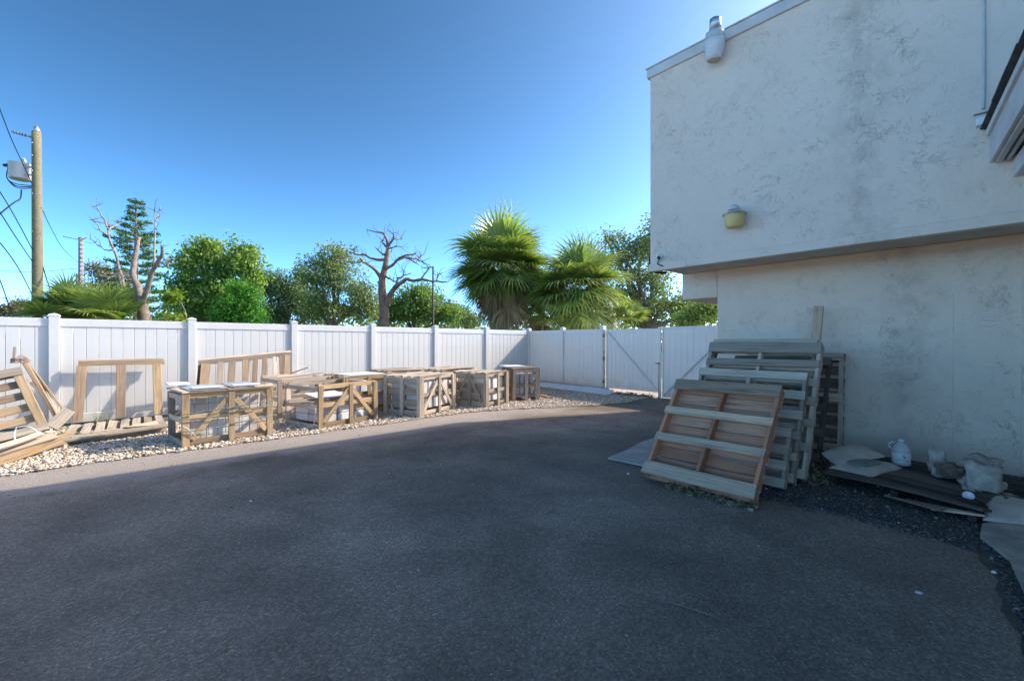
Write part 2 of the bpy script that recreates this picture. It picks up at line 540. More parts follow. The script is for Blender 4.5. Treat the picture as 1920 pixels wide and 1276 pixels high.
def spline(pts, sub=4):
    pts = [Vector(p) for p in pts]
    if len(pts) < 3 or sub < 2:
        return pts
    out = []
    for i in range(len(pts) - 1):
        p0 = pts[max(0, i - 1)]; p1 = pts[i]; p2 = pts[i + 1]; p3 = pts[min(len(pts) - 1, i + 2)]
        for k in range(sub):
            t = k / sub
            out.append(0.5 * ((2 * p1) + (p2 - p0) * t + (2 * p0 - 5 * p1 + 4 * p2 - p3) * t * t + (3 * p1 - p0 - 3 * p2 + p3) * t ** 3))
    out.append(pts[-1])
    return out

def tube_geo(pts, r0, r1=None, n=8, sub=4, wob=0.0, radii=None):
    P = spline(pts, sub)
    m = len(P)
    if radii is None:
        r1 = r0 if r1 is None else r1
        R = [r0 + (r1 - r0) * i / (m - 1) for i in range(m)]
    else:
        R = list(np.interp(np.linspace(0, 1, m), np.linspace(0, 1, len(radii)), radii))
    vs_, fs = [], []
    nrm = None
    for i, p in enumerate(P):
        t = (P[min(i + 1, m - 1)] - P[max(i - 1, 0)])
        if t.length < 1e-9: t = Vector((0, 0, 1))
        t.normalize()
        if nrm is None:
            nrm = t.orthogonal().normalized()
        nrm = (nrm - t * nrm.dot(t))
        nrm = nrm.normalized() if nrm.length > 1e-6 else t.orthogonal().normalized()
        bn = t.cross(nrm)
        for k in range(n):
            a = 2 * math.pi * k / n
            rr = R[i] * (1 + (random.uniform(-wob, wob) if wob else 0))
            vs_.append(tuple(p + nrm * (math.cos(a) * rr) + bn * (math.sin(a) * rr)))
    for i in range(m - 1):
        for k in range(n):
            a, b_ = i * n + k, i * n + (k + 1) % n
            fs.append((a, b_, b_ + n, a + n))
    fs.append(tuple(range(n - 1, -1, -1)))
    fs.append(tuple((m - 1) * n + k for k in range(n)))
    return vs_, fs

def mesh_from(name, vs_, fs, smooth=True):
    me = bpy.data.meshes.new(name)
    me.from_pydata(vs_, [], fs)
    if smooth:
        me.polygons.foreach_set('use_smooth', [True] * len(me.polygons))
    return me

def tube(name, pts, r0, r1=None, mat=None, parent=None, n=8, sub=4, wob=0.0, radii=None):
    vs_, fs = tube_geo(pts, r0, r1, n, sub, wob, radii)
    return link(name, mesh_from(name, vs_, fs), mat, parent)

def lathe(name, prof, mat, parent=None, M=None, n=20, smooth=True):
    """prof: list of (radius, z)"""
    vs_, fs = [], []
    for (r, z) in prof:
        for k in range(n):
            a = 2 * math.pi * k / n
            vs_.append((r * math.cos(a), r * math.sin(a), z))
    for i in range(len(prof) - 1):
        for k in range(n):
            a, b_ = i * n + k, i * n + (k + 1) % n
            fs.append((a, b_, b_ + n, a + n))
    fs.append(tuple(range(n - 1, -1, -1)))
    fs.append(tuple((len(prof) - 1) * n + k for k in range(n)))
    return link(name, mesh_from(name, vs_, fs, smooth), mat, parent, M)

def poly(name, pts, z, mat, parent=None, thick=0.0):
    bm = bmesh.new()
    f = bm.faces.new([bm.verts.new((p[0], p[1], z)) for p in pts])
    if f.normal.z < 0: f.normal_flip()
    if thick:
        r = bmesh.ops.extrude_face_region(bm, geom=[f])
        for v in [g for g in r['geom'] if isinstance(g, bmesh.types.BMVert)]:
            v.co.z += thick
        bmesh.ops.recalc_face_normals(bm, faces=bm.faces)
    me = bpy.data.meshes.new(name)
    bm.to_mesh(me); bm.free()
    return link(name, me, mat, parent)

def np_mesh(name, V, F, tint=None, smooth=False):
    """V (n,3), F (m,k) numpy -> mesh; tint per vertex"""
    me = bpy.data.meshes.new(name)
    n, (m, k) = len(V), F.shape
    me.vertices.add(n)
    me.vertices.foreach_set('co', np.asarray(V, np.float32).ravel())
    me.loops.add(m * k)
    me.loops.foreach_set('vertex_index', F.astype(np.int32).ravel())
    me.polygons.add(m)
    me.polygons.foreach_set('loop_start', np.arange(0, m * k, k, dtype=np.int32))
    me.polygons.foreach_set('use_smooth', np.full(m, smooth))
    me.update(calc_edges=True)
    if tint is not None:
        a = me.attributes.new('tint', 'FLOAT', 'POINT')
        a.data.foreach_set('value', np.asarray(tint, np.float32))
    return me

def unit(a):
    return a / np.maximum(np.linalg.norm(a, axis=1, keepdims=True), 1e-9)

def leaf_cloud(name, P, size, tint, mat, parent, aspect=0.45, flat=0.0, M=None):
    """one small folded leaf (quad) per point"""
    n = len(P)
    a = unit(RNG.normal(size=(n, 3)) * np.array([1, 1, 1 - 0.5 * flat]))
    b = RNG.normal(size=(n, 3))
    b = unit(b - a * (a * b).sum(1, keepdims=True))
    s = (size * RNG.uniform(0.6, 1.35, n))[:, None]
    V = np.stack([P - a * s * 0.5, P + b * s * aspect * 0.5, P + a * s * 0.5, P - b * s * aspect * 0.5], 1).reshape(-1, 3)
    F = np.arange(4 * n).reshape(n, 4)
    me = np_mesh(name, V, F, np.repeat(tint, 4))
    return link(name, me, mat, parent, M)

ICO_V = None
def stones(name, P, S, mat, tint, parent=None, squash=0.6):
    """many small rounded stones as one mesh; P (n,3), S (n,) radius"""
    bm = bmesh.new()
    bmesh.ops.create_icosphere(bm, subdivisions=1, radius=1)
    iv = np.array([v.co[:] for v in bm.verts]); fi = np.array([[v.index for v in f.verts] for f in bm.faces])
    bm.free()
    n = len(P)
    sc = S[:, None] * RNG.uniform(0.65, 1.3, (n, 3)) * np.array([1, 1, squash])
    ang = RNG.uniform(0, 2 * np.pi, n)
    base = iv[None] * (1 + RNG.uniform(-0.18, 0.18, (n, len(iv), 1)))
    base = base * sc[:, None, :]
    tx = RNG.normal(0, 0.3, n)[:, None]
    c, s = np.cos(ang)[:, None], np.sin(ang)[:, None]
    x = base[..., 0] * c - base[..., 1] * s
    y = base[..., 0] * s + base[..., 1] * c
    z = base[..., 2] + tx * x * 0.6
    V = (np.stack([x, y, z], -1) + P[:, None, :]).reshape(-1, 3)
    F = (fi[None] + (np.arange(n) * len(iv))[:, None, None]).reshape(-1, 3)
    me = np_mesh(name, V, F, np.repeat(tint, len(iv)), True)
    return link(name, me, mat, parent)

# ------------------------------------------------------------------ ground
FY, BX = 10.40, 10.30            # fence lines: long fence at y = FY, back fence at x = BX
XL, XU, YC = 6.98, 5.95, 3.42    # lower wall plane, upper wall plane, upper block's left end
ground = poly('ground', [(-700, -700), (900, -700), (900, 900), (-700, 900)], -0.03, 'grass_far')
tag(ground, kind='structure')
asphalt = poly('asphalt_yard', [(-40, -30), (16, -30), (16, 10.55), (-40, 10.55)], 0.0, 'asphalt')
tag(asphalt, kind='structure')

def wob(x, s=1.0, k=1.7, seed=0.0):
    return s * noise.noise(Vector((x * k, seed, 3.1)))

edge = []                          # the ragged edge of the gravel bed
ex = -14.0
while ex <= 10.2:
    base = 7.0
    if ex > 5.0:
        t = min(1, (ex - 5.0) / 3.6)
        base = 7.0 - 1.25 * (t * t * (3 - 2 * t)) - 0.03 * max(0, ex - 8)
    edge.append((ex, base + wob(ex, 0.10, 1.3) + wob(ex, 0.04, 6.0, 5)))
    ex += 0.2
bed = poly('gravel_bed', edge + [(10.24, 5.6), (10.24, 10.35), (-14, 10.35)], 0.004, 'gravel_bed')
tag(bed, kind='structure')

def gravel_edge(x):
    return np.interp(x, [e[0] for e in edge], [e[1] for e in edge])

def scatter_gravel(n):
    x = RNG.uniform(-3.4, 10.15, n)
    lo = gravel_edge(x) - np.abs(RNG.normal(0, 0.035, n))
    y = lo + (10.3 - lo) * RNG.beta(1.0, 1.5, n)
    S = np.clip(RNG.lognormal(math.log(0.0135), 0.34, n), 0.006, 0.034)
    z = 0.006 + S * 0.35 + RNG.uniform(0, 0.012, n)
    return np.stack([x, y, z], 1), S
gP, gS = scatter_gravel(52000)
tag(stones('gravel', gP, gS, 'river_stone', RNG.uniform(0, 1, len(gP))),
    'tan and cream river gravel in the bed along the white fence', 'gravel', kind='stuff')

# stray stones and grit on the asphalt
n = 2600
x = RNG.uniform(-1.5, 9.0, n); y = RNG.uniform(0.1, 6.8, n)
keep = RNG.uniform(0, 1, n) < np.clip(0.12 + 0.9 * np.exp(-((x - 3.8) ** 2 / 1.2 + (y - 0.7) ** 2 / 1.0)) + 0.8 * np.exp(-(7 - y) / 0.35), 0, 1)
P = np.stack([x, y, np.full(n, 0.002)], 1)[keep]
tag(stones('scattered_grit', P, np.clip(RNG.lognormal(math.log(0.0042), 0.5, len(P)), 0.002, 0.016), 'pebble', RNG.beta(1.3, 1.6, len(P))),
    'small pale stone chips scattered over the dark asphalt', 'grit', kind='stuff')

bounce_ground = poly('bounce_apron', [(-40, -30), (-2.2, -30), (-2.0, -9), (-2.1, -2), (-2.3, 3), (-2.2, 6.4), (-14, 6.5), (-40, 6.5)], 0.004, 'bounce_pale')  # unseen pale ground added behind the camera to bounce light into the shade
tag(bounce_ground, kind='structure')

# dirt strip at the foot of the building, with an old concrete edge
dirt_pts = [(4.44, 2.2), (4.40, 1.1), (4.46, 0.6), (4.33, 0.2), (4.22, 0.02), (3.7, -0.03), (3.2, -0.09), (2.0, -0.2), (0.5, -0.34), (-3, -0.7), (-3, -1.6), (7.0, -1.6), (7.0, 2.2)]
def ragged(pts, step=0.12, amp=0.06):
    out = []
    for (a, b) in zip(pts, pts[1:] + pts[:1]):
        n_ = max(1, int(math.hypot(b[0] - a[0], b[1] - a[1]) / step))
        for i in range(n_):
            x, y = a[0] + (b[0] - a[0]) * i / n_, a[1] + (b[1] - a[1]) * i / n_
            out.append((x + amp * noise.noise(Vector((x * 4, y * 4, 1))), y + amp * noise.noise(Vector((x * 4, y * 4, 7)))))
    return out
dirt_pts = ragged(dirt_pts)
dirt = poly('dirt_strip', dirt_pts, 0.004, 'dirt')
tag(dirt, kind='structure')
n = 15000
x = RNG.uniform(4.25, 6.9, n); y = RNG.uniform(-0.4, 2.15, n)
x[: n // 2] = 4.34 + np.abs(RNG.normal(0, 0.35, n // 2)) - 0.06 * RNG.uniform(0, 1, n // 2)
k2 = n // 6
x[:k2] = RNG.uniform(1.5, 4.4, k2); y[:k2] = -0.02 - 0.1 * (4.2 - x[:k2]) - np.abs(RNG.normal(0, 0.12, k2))
P = np.stack([x, y, np.full(n, 0.008)], 1)
tag(stones('dark_grit', P, np.clip(RNG.lognormal(math.log(0.0055), 0.4, n), 0.0025, 0.018), 'dark_grit', RNG.beta(1.5, 1.4, n)),
    'dark fine gravel and grit along the foot of the stucco wall', 'gravel', kind='stuff')
kb = poly('concrete_edging', [(5.2, -0.16), (4.85, 0.02), (4.55, 0.03), (4.2, -0.10), (3.4, -0.17), (2.6, -0.26), (1.2, -0.42), (1.2, -0.62), (3.0, -0.44), (4.0, -0.36), (5.2, -0.34)], 0.006, 'kerb_concrete', thick=0.028)
tag(kb, kind='structure')
pad = poly('concrete_pad', [(4.36, 3.06), (4.40, 2.56), (4.55, 1.9), (6.95, 1.9), (6.95, 3.22), (6.02, 3.27), (5.3, 3.21), (4.9, 3.12)], 0.006, 'concrete', thick=0.022)
tag(pad, kind='structure')

# ------------------------------------------------------------------ two-storey stucco building
bld = thing('stucco_building', 'grey two-storey stucco building with overhanging upper floor on the right', 'building', (XL, 0, 0))
ZS, ZR = 2.54, 5.50
XE = 11.3
box('upper_wall', (XU, -4.5, ZS + 0.02), (XE, YC, ZR - 0.12), 'stucco', bld, 0.012)
box('lower_wall', (XL, -4.5, -0.02), (XE - 0.05, 2.85, ZS - 0.002), 'stucco_low', bld, 0.01)
box('corner_beam', (XL + 0.002, 2.853, 2.11), (XE - 0.05, 3.425, ZS - 0.004), 'stucco_low', bld, 0.01)
box('soffit', (XU + 0.102, -4.45, ZS - 0.0015), (XE - 0.02, YC + 0.01, ZS + 0.018), 'soffit_paint', bld, 0)
box('drip_edge', (XU - 0.014, -4.5, ZS - 0.075), (XU + 0.10, YC + 0.014, ZS + 0.034), 'stucco', bld, 0.006)
box('roof_fascia', (XU - 0.035, -4.5, ZR - 0.135), (XU + 0.20, YC + 0.035, ZR), 'fascia_paint', bld, 0.006)
box('roof_fascia', (XU + 0.202, YC - 0.2, ZR - 0.135), (XE + 0.03, YC + 0.035, ZR - 0.002), 'fascia_paint', bld, 0.006)
box('roof_flashing', (XU - 0.05, -4.5, ZR + 0.001), (XU + 0.25, YC + 0.05, ZR + 0.018), 'fascia_paint', bld, 0.003)
box('roof_deck', (XU + 0.1, -4.4, ZR - 0.12), (XE - 0.05, YC - 0.1, ZR - 0.03), 'shingle', bld, 0)
# score line where the lower render was patched, and the pipe chase at the right
box('render_joint', (XL - 0.0035, 0.25, 0.10), (XL + 0.02, 0.262, 1.95), 'stucco_low', bld, 0.003)
box('corner_board', (XL - 0.03, -0.32, 0.02), (XL + 0.02, -0.245, 2.45), 'stucco_low', bld, 0.006)

# ------------------------------------------------------------------ single-storey wing whose eave comes in at the right
A0, B0 = Vector((XU, -0.02, 3.05)), Vector((4.63, -0.175, 3.05))
wdir = (B0 - A0); wdir.z = 0; wdir.normalize()
wnor = Vector((wdir.y, -wdir.x, 0))
if wnor.y > 0: wnor = -wnor                   # towards the wing
def wp(s, q, z):                              # s along the eave from the wall, q inwards
    p = A0 + wdir * s + wnor * q
    return (p.x, p.y, z)
wing = thing('building_wing', 'single-storey wing whose pale eave juts in at the right edge', 'building', wp(3, 1.2, 0))
Mw = frame(A0, -wdir, (0, 0, 1)); Mw.translation = Vector((A0.x, A0.y, 0))
sgn = 1 if (Mw.to_3x3() @ Vector((0, 1, 0))).dot(wnor) > 0 else -1
def wbox(name, s0, s1, q0, q1, z0, z1, mat, bev=0.004):
    ys = sorted((q0 * sgn, q1 * sgn))
    return box(name, (-s1, ys[0], z0), (-s0, ys[1], z1), mat, wing, bev, Mw)
wbox('wall', 0.0, 3.6, 0.95, 3.3, -0.02, 3.06, 'stucco_low')
wbox('fascia', 0.005, 3.6, 0.0, 0.03, 3.05, 3.30, 'fascia_paint')
wbox('fascia_trim', 0.005, 3.6, -0.025, 0.028, 3.302, 3.36, 'white_paint')
wbox('soffit_rail', 0.005, 3.6, 0.032, 0.075, 3.035, 3.075, 'fascia_paint')
wbox('soffit_rail', 0.005, 3.6, 0.095, 0.125, 3.04, 3.078, 'fascia_paint')
wbox('soffit', 0.005, 3.6, 0.03, 0.948, 3.08, 3.10, 'eave_soffit', 0)
wbox('wall_beam', 0.003, 0.50, 0.14, 0.93, 2.88, 3.034, 'fascia_paint', 0.008)
# shingle courses over the edge, each tab lifted a little
for i in range(11):
    s0 = 0.02 + i * 0.31
    zt = 3.364 + random.uniform(0, 0.012)
    wbox('shingle', s0, s0 + 0.295, -0.06 - random.uniform(0, 0.02), 0.22, zt, zt + 0.014, 'shingle', 0.003)
rv = [(-3.6, -0.035 * sgn, 3.385), (-0.01, -0.035 * sgn, 3.385), (-0.01, 3.2 * sgn, 4.7), (-3.6, 3.2 * sgn, 4.7)]
rf = mesh_from('roof', rv + [(a, b, c - 0.012) for a, b, c in rv], [(0, 1, 2, 3), (7, 6, 5, 4), (0, 4, 5, 1), (1, 5, 6, 2), (2, 6, 7, 3), (3, 7, 4, 0)], False)
link('roof', rf, 'shingle', wing, Mw)

# ------------------------------------------------------------------ fences
def fence_run(root, pts_fn, nrm, n_panels, step, first, skip_first_post=False, board_n=11, top=1.80):
    """posts every 'step' along pts_fn(s), panels of tongue-and-groove boards between"""
    for i in range(n_panels + 1):
        s = first + i * step
        if i == 0 and skip_first_post:
            continue
        p = pts_fn(s)
        post = box('post', (p.x - 0.064, p.y - 0.064, -0.03), (p.x + 0.064, p.y + 0.064, 1.835), 'white_vinyl', root, 0.006)
        cap_prof = [(0.098, 0.0), (0.098, 0.022), (0.085, 0.03), (0.004, 0.052)]
        M = Matrix.Translation((p.x, p.y, 1.836)) @ Matrix.Rotation(math.pi / 4, 4, 'Z')
        lathe('post_cap', cap_prof, 'white_vinyl', post, M, 4, False)
    for i in range(n_panels):
        s0, s1 = first + i * step + 0.066, first + (i + 1) * step - 0.066
        for (z0, z1, nm) in ((top - 0.135, top, 'top_rail'), (0.05, 0.20, 'bottom_rail')):
            a, b = pts_fn(s0), pts_fn(s1)
            board(nm, (a.x, a.y, (z0 + z1) / 2), (b.x, b.y, (z0 + z1) / 2), z1 - z0, 0.052, nrm, 'white_vinyl', root, 0, 0.006, False)
        w = (s1 - s0) / board_n
        for k in range(board_n):
            a = pts_fn(s0 + (k + 0.5) * w)
            j = random.uniform(-0.0015, 0.0015)
            board('board', (a.x + nrm[0] * j, a.y + nrm[1] * j, 0.17), (a.x + nrm[0] * j, a.y + nrm[1] * j, top - 0.11), w - 0.004, 0.024, nrm, 'white_vinyl', root, 0, 0.004, False)

STEP = 1.837
fence = thing('vinyl_fence', 'long white vinyl privacy fence of tall boards and square posts, lit by sun', 'fence', (4, FY, 0))
fence_run(fence, lambda s: Vector((s, FY, 0)), (0, -1, 0), 8, STEP, -4.396)
back = thing('vinyl_fence', 'short shaded white fence section between the fence corner and the gate', 'fence', (BX, 9, 0))
fence_run(back, lambda s: Vector((BX, FY - s, 0)), (-1, 0, 0), 2, 1.50, 0.0, True, 9, 1.79)
gpost = thing('gate_post', 'yellowish weathered post the left gate leaf hangs from', 'post', (BX - 0.02, 7.34, 0))
box('post', (BX - 0.10, 7.27, -0.02), (BX + 0.02, 7.345, 1.77), 'gate_post', gpost, 0.006)
for z in (0.30, 0.95, 1.60):
    box('hinge', (BX - 0.118, 7.262, z - 0.05), (BX - 0.101, 7.33, z + 0.05), 'steel_dark', gpost, 0.003)

def gate_leaf(label, y0, y1, z0, brace_up_right, bottom_gap):
    g = thing('gate_leaf', label, 'gate', (BX - 0.03, (y0 + y1) / 2, bottom_gap), 'gate leaves in the back fence')
    xg = BX - 0.04
    nb = 11
    w = (y0 - y1 - 0.08) / nb
    for k in range(nb):
        yy = y0 - 0.04 - (k + 0.5) * w
        board('board', (xg, yy, bottom_gap + 0.05), (xg, yy, z0 - 0.05), w - 0.0025, 0.022, (-1, 0, 0), 'white_vinyl', g, 0, 0.003, False)
    for (z, nm) in ((z0 - 0.03, 'top_rail'), (bottom_gap + 0.03, 'bottom_rail')):
        board(nm, (xg - 0.002, y0, z), (xg - 0.002, y1, z), 0.06, 0.045, (-1, 0, 0), 'white_vinyl', g, 0, 0.004, False)
    for yy in (y0 - 0.02, y1 + 0.02):
        board('stile', (xg - 0.004, yy, bottom_gap + 0.061), (xg - 0.004, yy, z0 - 0.061), 0.04, 0.048, (-1, 0, 0), 'white_vinyl', g, 0, 0.004, False)
    a, b = ((y0 - 0.05, y1 + 0.06) if not brace_up_right else (y1 + 0.06, y0 - 0.05))
    board('brace', (xg - 0.045, a, z0 - 0.07), (xg - 0.045, b, bottom_gap + 0.07), 0.05, 0.03, (-1, 0, 0), 'painted_grey' if False else 'white_vinyl', g, 0, 0.004, False)
    return g
g1 = gate_leaf('left white gate leaf, brace falling towards the middle, hung on yellowish post', 7.25, 5.64, 1.765, False, 0.13)
g2 = gate_leaf('right white gate leaf half hidden behind the wooden pallets', 5.55, 3.78, 1.795, True, 0.02)
box('meeting_post', (BX - 0.115, 5.555, 0.0), (BX - 0.085, 5.63, 1.80), 'white_vinyl', g2, 0.004)
box('latch', (BX - 0.16, 5.56, 0.86), (BX - 0.117, 5.68, 0.89), 'steel_dark', g2, 0.004)
box('drop_rod', (BX - 0.13, 5.60, 0.0), (BX - 0.117, 5.613, 0.9), 'steel_dark', g2, 0.002)
box('hinge_stile', (BX - 0.06, 3.70, 0.0), (BX + 0.04, 3.775, 1.84), 'white_vinyl', g2, 0.004)

# narrow fence infill between the gate and the building
for k in range(5):
    yy = 3.62 - k * 0.16
    board('board', (BX, yy, 0.06), (BX, yy, 1.75), 0.156, 0.024, (-1, 0, 0), 'white_vinyl', back, 0, 0.004, False)
board('top_rail', (BX, 3.695, 1.78), (BX, 2.86, 1.78), 0.08, 0.05, (-1, 0, 0), 'white_vinyl', back, 0, 0.005, False)

# ------------------------------------------------------------------ wall fittings
def flood_light():
    p = onx(1350, 92, XU)
    c = Vector((XU - 0.17, p.y, p.z))
    r = thing('barn_light', 'large grey dusk-to-dawn lamp mounted just under the roof edge', 'lamp', c)
    M = Matrix.Translation(c) @ Matrix.Rotation(math.radians(-9), 4, 'Y') @ Matrix.Rotation(math.radians(6), 4, 'X')
    lathe('housing', [(0.10, 0.035), (0.118, 0.05), (0.112, 0.12), (0.075, 0.14), (0.074, 0.145)], 'painted_grey', r, M, 24)
    lathe('photocell_hood', [(0.072, 0.146), (0.07, 0.28), (0.055, 0.292), (0.01, 0.295)], 'galvanised', r, M, 20)
    lens = lathe('lens', [(0.085, -0.20), (0.098, -0.15), (0.118, -0.05), (0.128, 0.025), (0.124, 0.034)], 'lens_grey', r, M, 24)
    lathe('lens_base', [(0.02, -0.222), (0.075, -0.212), (0.084, -0.2015)], 'lens_rust', lens, M, 20)
    box('wall_bracket', (c.x + 0.02, p.y - 0.045, c.z + 0.03), (XU - 0.001, p.y + 0.045, c.z + 0.12), 'painted_grey', r, 0.008)
    return c
fc = flood_light()
jb = onx(1327, 92, XU)
t = thing('junction_box', 'round cover box beside the roof edge lamp with its cable', 'junction box', (XU - 0.02, jb.y, jb.z))
lathe('cover', [(0.055, 0.0), (0.055, 0.035), (0.045, 0.045)], 'painted_grey', t, Matrix.Translation((XU - 0.001, jb.y, jb.z)) @ Matrix.Rotation(-math.pi / 2, 4, 'Y'), 16)
q1 = onx(1312, 100, XU); q2 = onx(1270, 120, XU); q3 = onx(1226, 143, XU)
tube('cable', [(XU - 0.02, jb.y + 0.05, jb.z), (XU - 0.015, q1.y, q1.z), (XU - 0.012, q2.y, q2.z), (XU - 0.03, q3.y, q3.z)], 0.009, 0.009, 'fascia_paint', t, 6)

def yellow_light():
    p0, p1 = onx(1383, 388, XU), onx(1383, 432, XU)
    zt, zb = p0.z, p1.z
    c = Vector((XU - 0.16, p0.y - 0.02, (zt + zb) / 2 - 0.0))
    r = thing('wall_lamp', 'yellow-lensed wall lamp with dull metal cap low on upper wall', 'lamp', c)
    M = Matrix.Translation(c)
    lathe('lens', [(0.095, -0.145), (0.10, -0.14), (0.118, 0.01), (0.116, 0.015)], 'lens_yellow', r, M, 24)
    lathe('cap', [(0.142, 0.016), (0.140, 0.024), (0.085, 0.05), (0.07, 0.075), (0.066, 0.078)], 'galvanised', r, M, 24)
    lathe('photocell', [(0.060, 0.079), (0.056, 0.115), (0.03, 0.14), (0.004, 0.145)], 'painted_grey', r, M, 18)
    box('wall_bracket', (c.x + 0.03, c.y - 0.03, c.z + 0.03), (XU - 0.001, c.y + 0.03, c.z + 0.075), 'painted_grey', r, 0.006)
yellow_light()

p = onx(1239, 482, XU)
r = thing('security_camera', 'small white security camera at the lower corner of upper wall', 'camera', p)
M = Matrix.Translation((XU - 0.05, p.y, p.z)) @ Matrix.Rotation(math.radians(-118), 4, 'Y') @ Matrix.Rotation(math.radians(20), 4, 'X')
lathe('housing', [(0.022, -0.06), (0.03, -0.05), (0.032, 0.04), (0.028, 0.05)], 'camera_white', r, M, 16)
lathe('lens', [(0.026, 0.051), (0.022, 0.058), (0.004, 0.06)], 'black_rubber', r, M, 14)
lathe('mount', [(0.035, 0), (0.033, 0.015), (0.012, 0.03)], 'camera_white', r, Matrix.Translation((XU - 0.001, p.y, p.z + 0.01)) @ Matrix.Rotation(-math.pi / 2, 4, 'Y'), 14)
q = onx(1237, 495, XU)
tube('cable', [(XU - 0.02, p.y, p.z - 0.02), (XU - 0.03, q.y + 0.02, q.z + 0.01), (XU - 0.025, q.y, q.z - 0.01), (XU - 0.03, q.y - 0.07, q.z - 0.045)], 0.008, 0.008, 'black_rubber', r, 6)
q = onx(1222, 488, XU)
tube_o = tube('black_pipe', [(XU + 0.06, YC + 0.035, q.z + 0.06), (XU + 0.06, YC + 0.035, q.z - 0.10), (XU + 0.10, YC + 0.0, q.z - 0.155), (XU + 0.30, YC - 0.1, q.z - 0.165)], 0.02, 0.02, 'black_rubber', None, 8)
tag(tube_o, 'short black pipe bending round the lower corner of upper wall', 'pipe')

# conduit and small box at the right
q0, q1 = onx(1850, 0, XU), onx(1845, 205, XU)
cd = thing('wall_conduit', 'thin grey conduit running down upper wall to a small white box', 'conduit', (XU, q1.y, q1.z))
tube('pipe', [(XU - 0.012, q1.y, ZR - 0.14), (XU - 0.012, q1.y, q1.z + 0.3), (XU - 0.012, q1.y + 0.005, q1.z)], 0.010, 0.010, 'painted_grey', cd, 8)
q = onx(1843, 231, XU)
box('box', (XU - 0.07, q.y - 0.045, q.z - 0.035), (XU - 0.001, q.y + 0.045, q.z + 0.04), 'camera_white', cd, 0.006)
box('bracket', (XU - 0.02, q.y - 0.08, q.z + 0.085), (XU - 0.001, q.y + 0.06, q.z + 0.095), 'steel_dark', cd, 0.002)
lathe('sensor', [(0.028, 0), (0.026, 0.03), (0.01, 0.045)], 'black_rubber', cd, Matrix.Translation((XU - 0.045, q.y - 0.02, q.z - 0.034)) @ Matrix.Rotation(math.pi, 4, 'X'), 14)

# ------------------------------------------------------------------ pallets
def pallet(name, label, O, e1, e2, W, Ln, front, back, mats, stringer_w=0.038, depth=0.09, n_str=3, group=None, cat='pallet', board_t=0.018, jitter=0.01, flip=False):
    """O: one corner; e1: along the deck boards (W long); e2: along the stringers (Ln long).
    front / back: lists of (position 0..1 along e2, board width) on the two faces; front faces e1 x e2"""
    e1, e2 = Vector(e1).normalized(), Vector(e2).normalized()
    nrm = e1.cross(e2).normalized()
    if flip: nrm = -nrm
    r = thing(name, label, cat, O, group)
    O = Vector(O)
    sd = depth - 2 * board_t
    for k in range(n_str):
        s = stringer_w / 2 + 0.004 + (W - stringer_w - 0.008) * k / (n_str - 1)
        a = O + e1 * s
        board('stringer', a + e2 * 0.004, a + e2 * (Ln - 0.004), stringer_w, sd, nrm, mats[0], r, 0.002)
    for (fl, off, m) in ((front, sd / 2 + board_t / 2 + 0.0005, mats[1]), (back, -sd / 2 - board_t / 2 - 0.0005, mats[2])):
        for (u, w) in fl:
            mm = m if isinstance(m, str) else random.choice(m)
            a = O + e2 * (w / 2 + u * (Ln - w)) + nrm * off
            j1, j2 = random.uniform(-jitter, jitter), random.uniform(-jitter, jitter)
            board('deck_board', a + e1 * (0.0 + abs(j1) * 0.3) + e2 * j1 * 0.5, a + e1 * (W + j2 * 0.6) + e2 * j2 * 0.5, w, board_t, nrm, mm, r, 0.003)
    return r

def deck(n, w, lo=0.0, hi=1.0):
    return [(lo + (hi - lo) * i / (n - 1), w + random.uniform(-0.008, 0.008)) for i in range(n)]

# front pallet of fresh reddish wood; bottom boards face the camera (-x), leaning towards the wall
def lean(x0, x1, z1):
    v = Vector((x1 - x0, 0, z1)); return v.normalized(), v.length
e2, Ln = lean(4.03, 4.79, 0.90)
front_pal = pallet('wooden_pallet', 'fresh reddish pallet leaning at the front of the stack by the wall', (4.00, 1.32, 0.05), (0, 1, 0), e2, 1.05, Ln,
       [(0.0, 0.135), (0.36, 0.085), (0.66, 0.085), (1.0, 0.135)], [(i / 8, 0.117) for i in range(9)], ('wood_red', 'wood_face', ('wood_red', 'wood_redpale', 'wood_red')), 0.036, 0.125, flip=True)
nrm_f = Vector((0, 1, 0)).cross(e2).normalized() * -1
nail = lathe('nail', [(0.0045, 0.0), (0.0045, 0.0012)], 'steel_dark', front_pal, Matrix.Translation((4, 1.4, 0.2)), 6)
nail_me = nail.data
bpy.data.objects.remove(nail)
for (u, w) in ((0.0, 0.135), (0.36, 0.085), (0.66, 0.085), (1.0, 0.135)):
    for sx in (0.022, 0.525, 1.028):
        for q in ((-0.3, 0.3) if w < 0.1 else (-0.34, 0.0, 0.34)):
            p = Vector((4.00, 1.32 + sx + random.uniform(-.006, .006), 0.05)) + e2 * (w / 2 + u * (Ln - w) + q * w) + nrm_f * 0.0628
            link('nail', nail_me, None, front_pal, Matrix.Translation(p) @ nrm_f.to_track_quat('Z', 'Y').to_matrix().to_4x4())
sh = thing('pale_sheet', 'thin pale panel sandwiched behind the fresh reddish pallet', 'panel', (4.2, 1.3, 0.0))
nv = Vector((0, 1, 0)).cross(e2).normalized()
back_n = nv if nv.x > 0 else -nv
board('sheet', Vector((4.00, 1.85, 0.02)) + back_n * 0.085 + e2 * 0.0, Vector((4.00, 1.85, 0.02)) + back_n * 0.085 + e2 * (Ln - 0.03), 1.02, 0.012, back_n, 'sheet_white', sh, 0.004)
board('top_batten', Vector((4.00, 1.36, 0.02)) + back_n * 0.125 + e2 * (Ln + 0.02), Vector((4.00, 2.40, 0.02)) + back_n * 0.125 + e2 * (Ln + 0.02), 0.10, 0.04, back_n, 'wood_oldgrey', sh, 0.003)

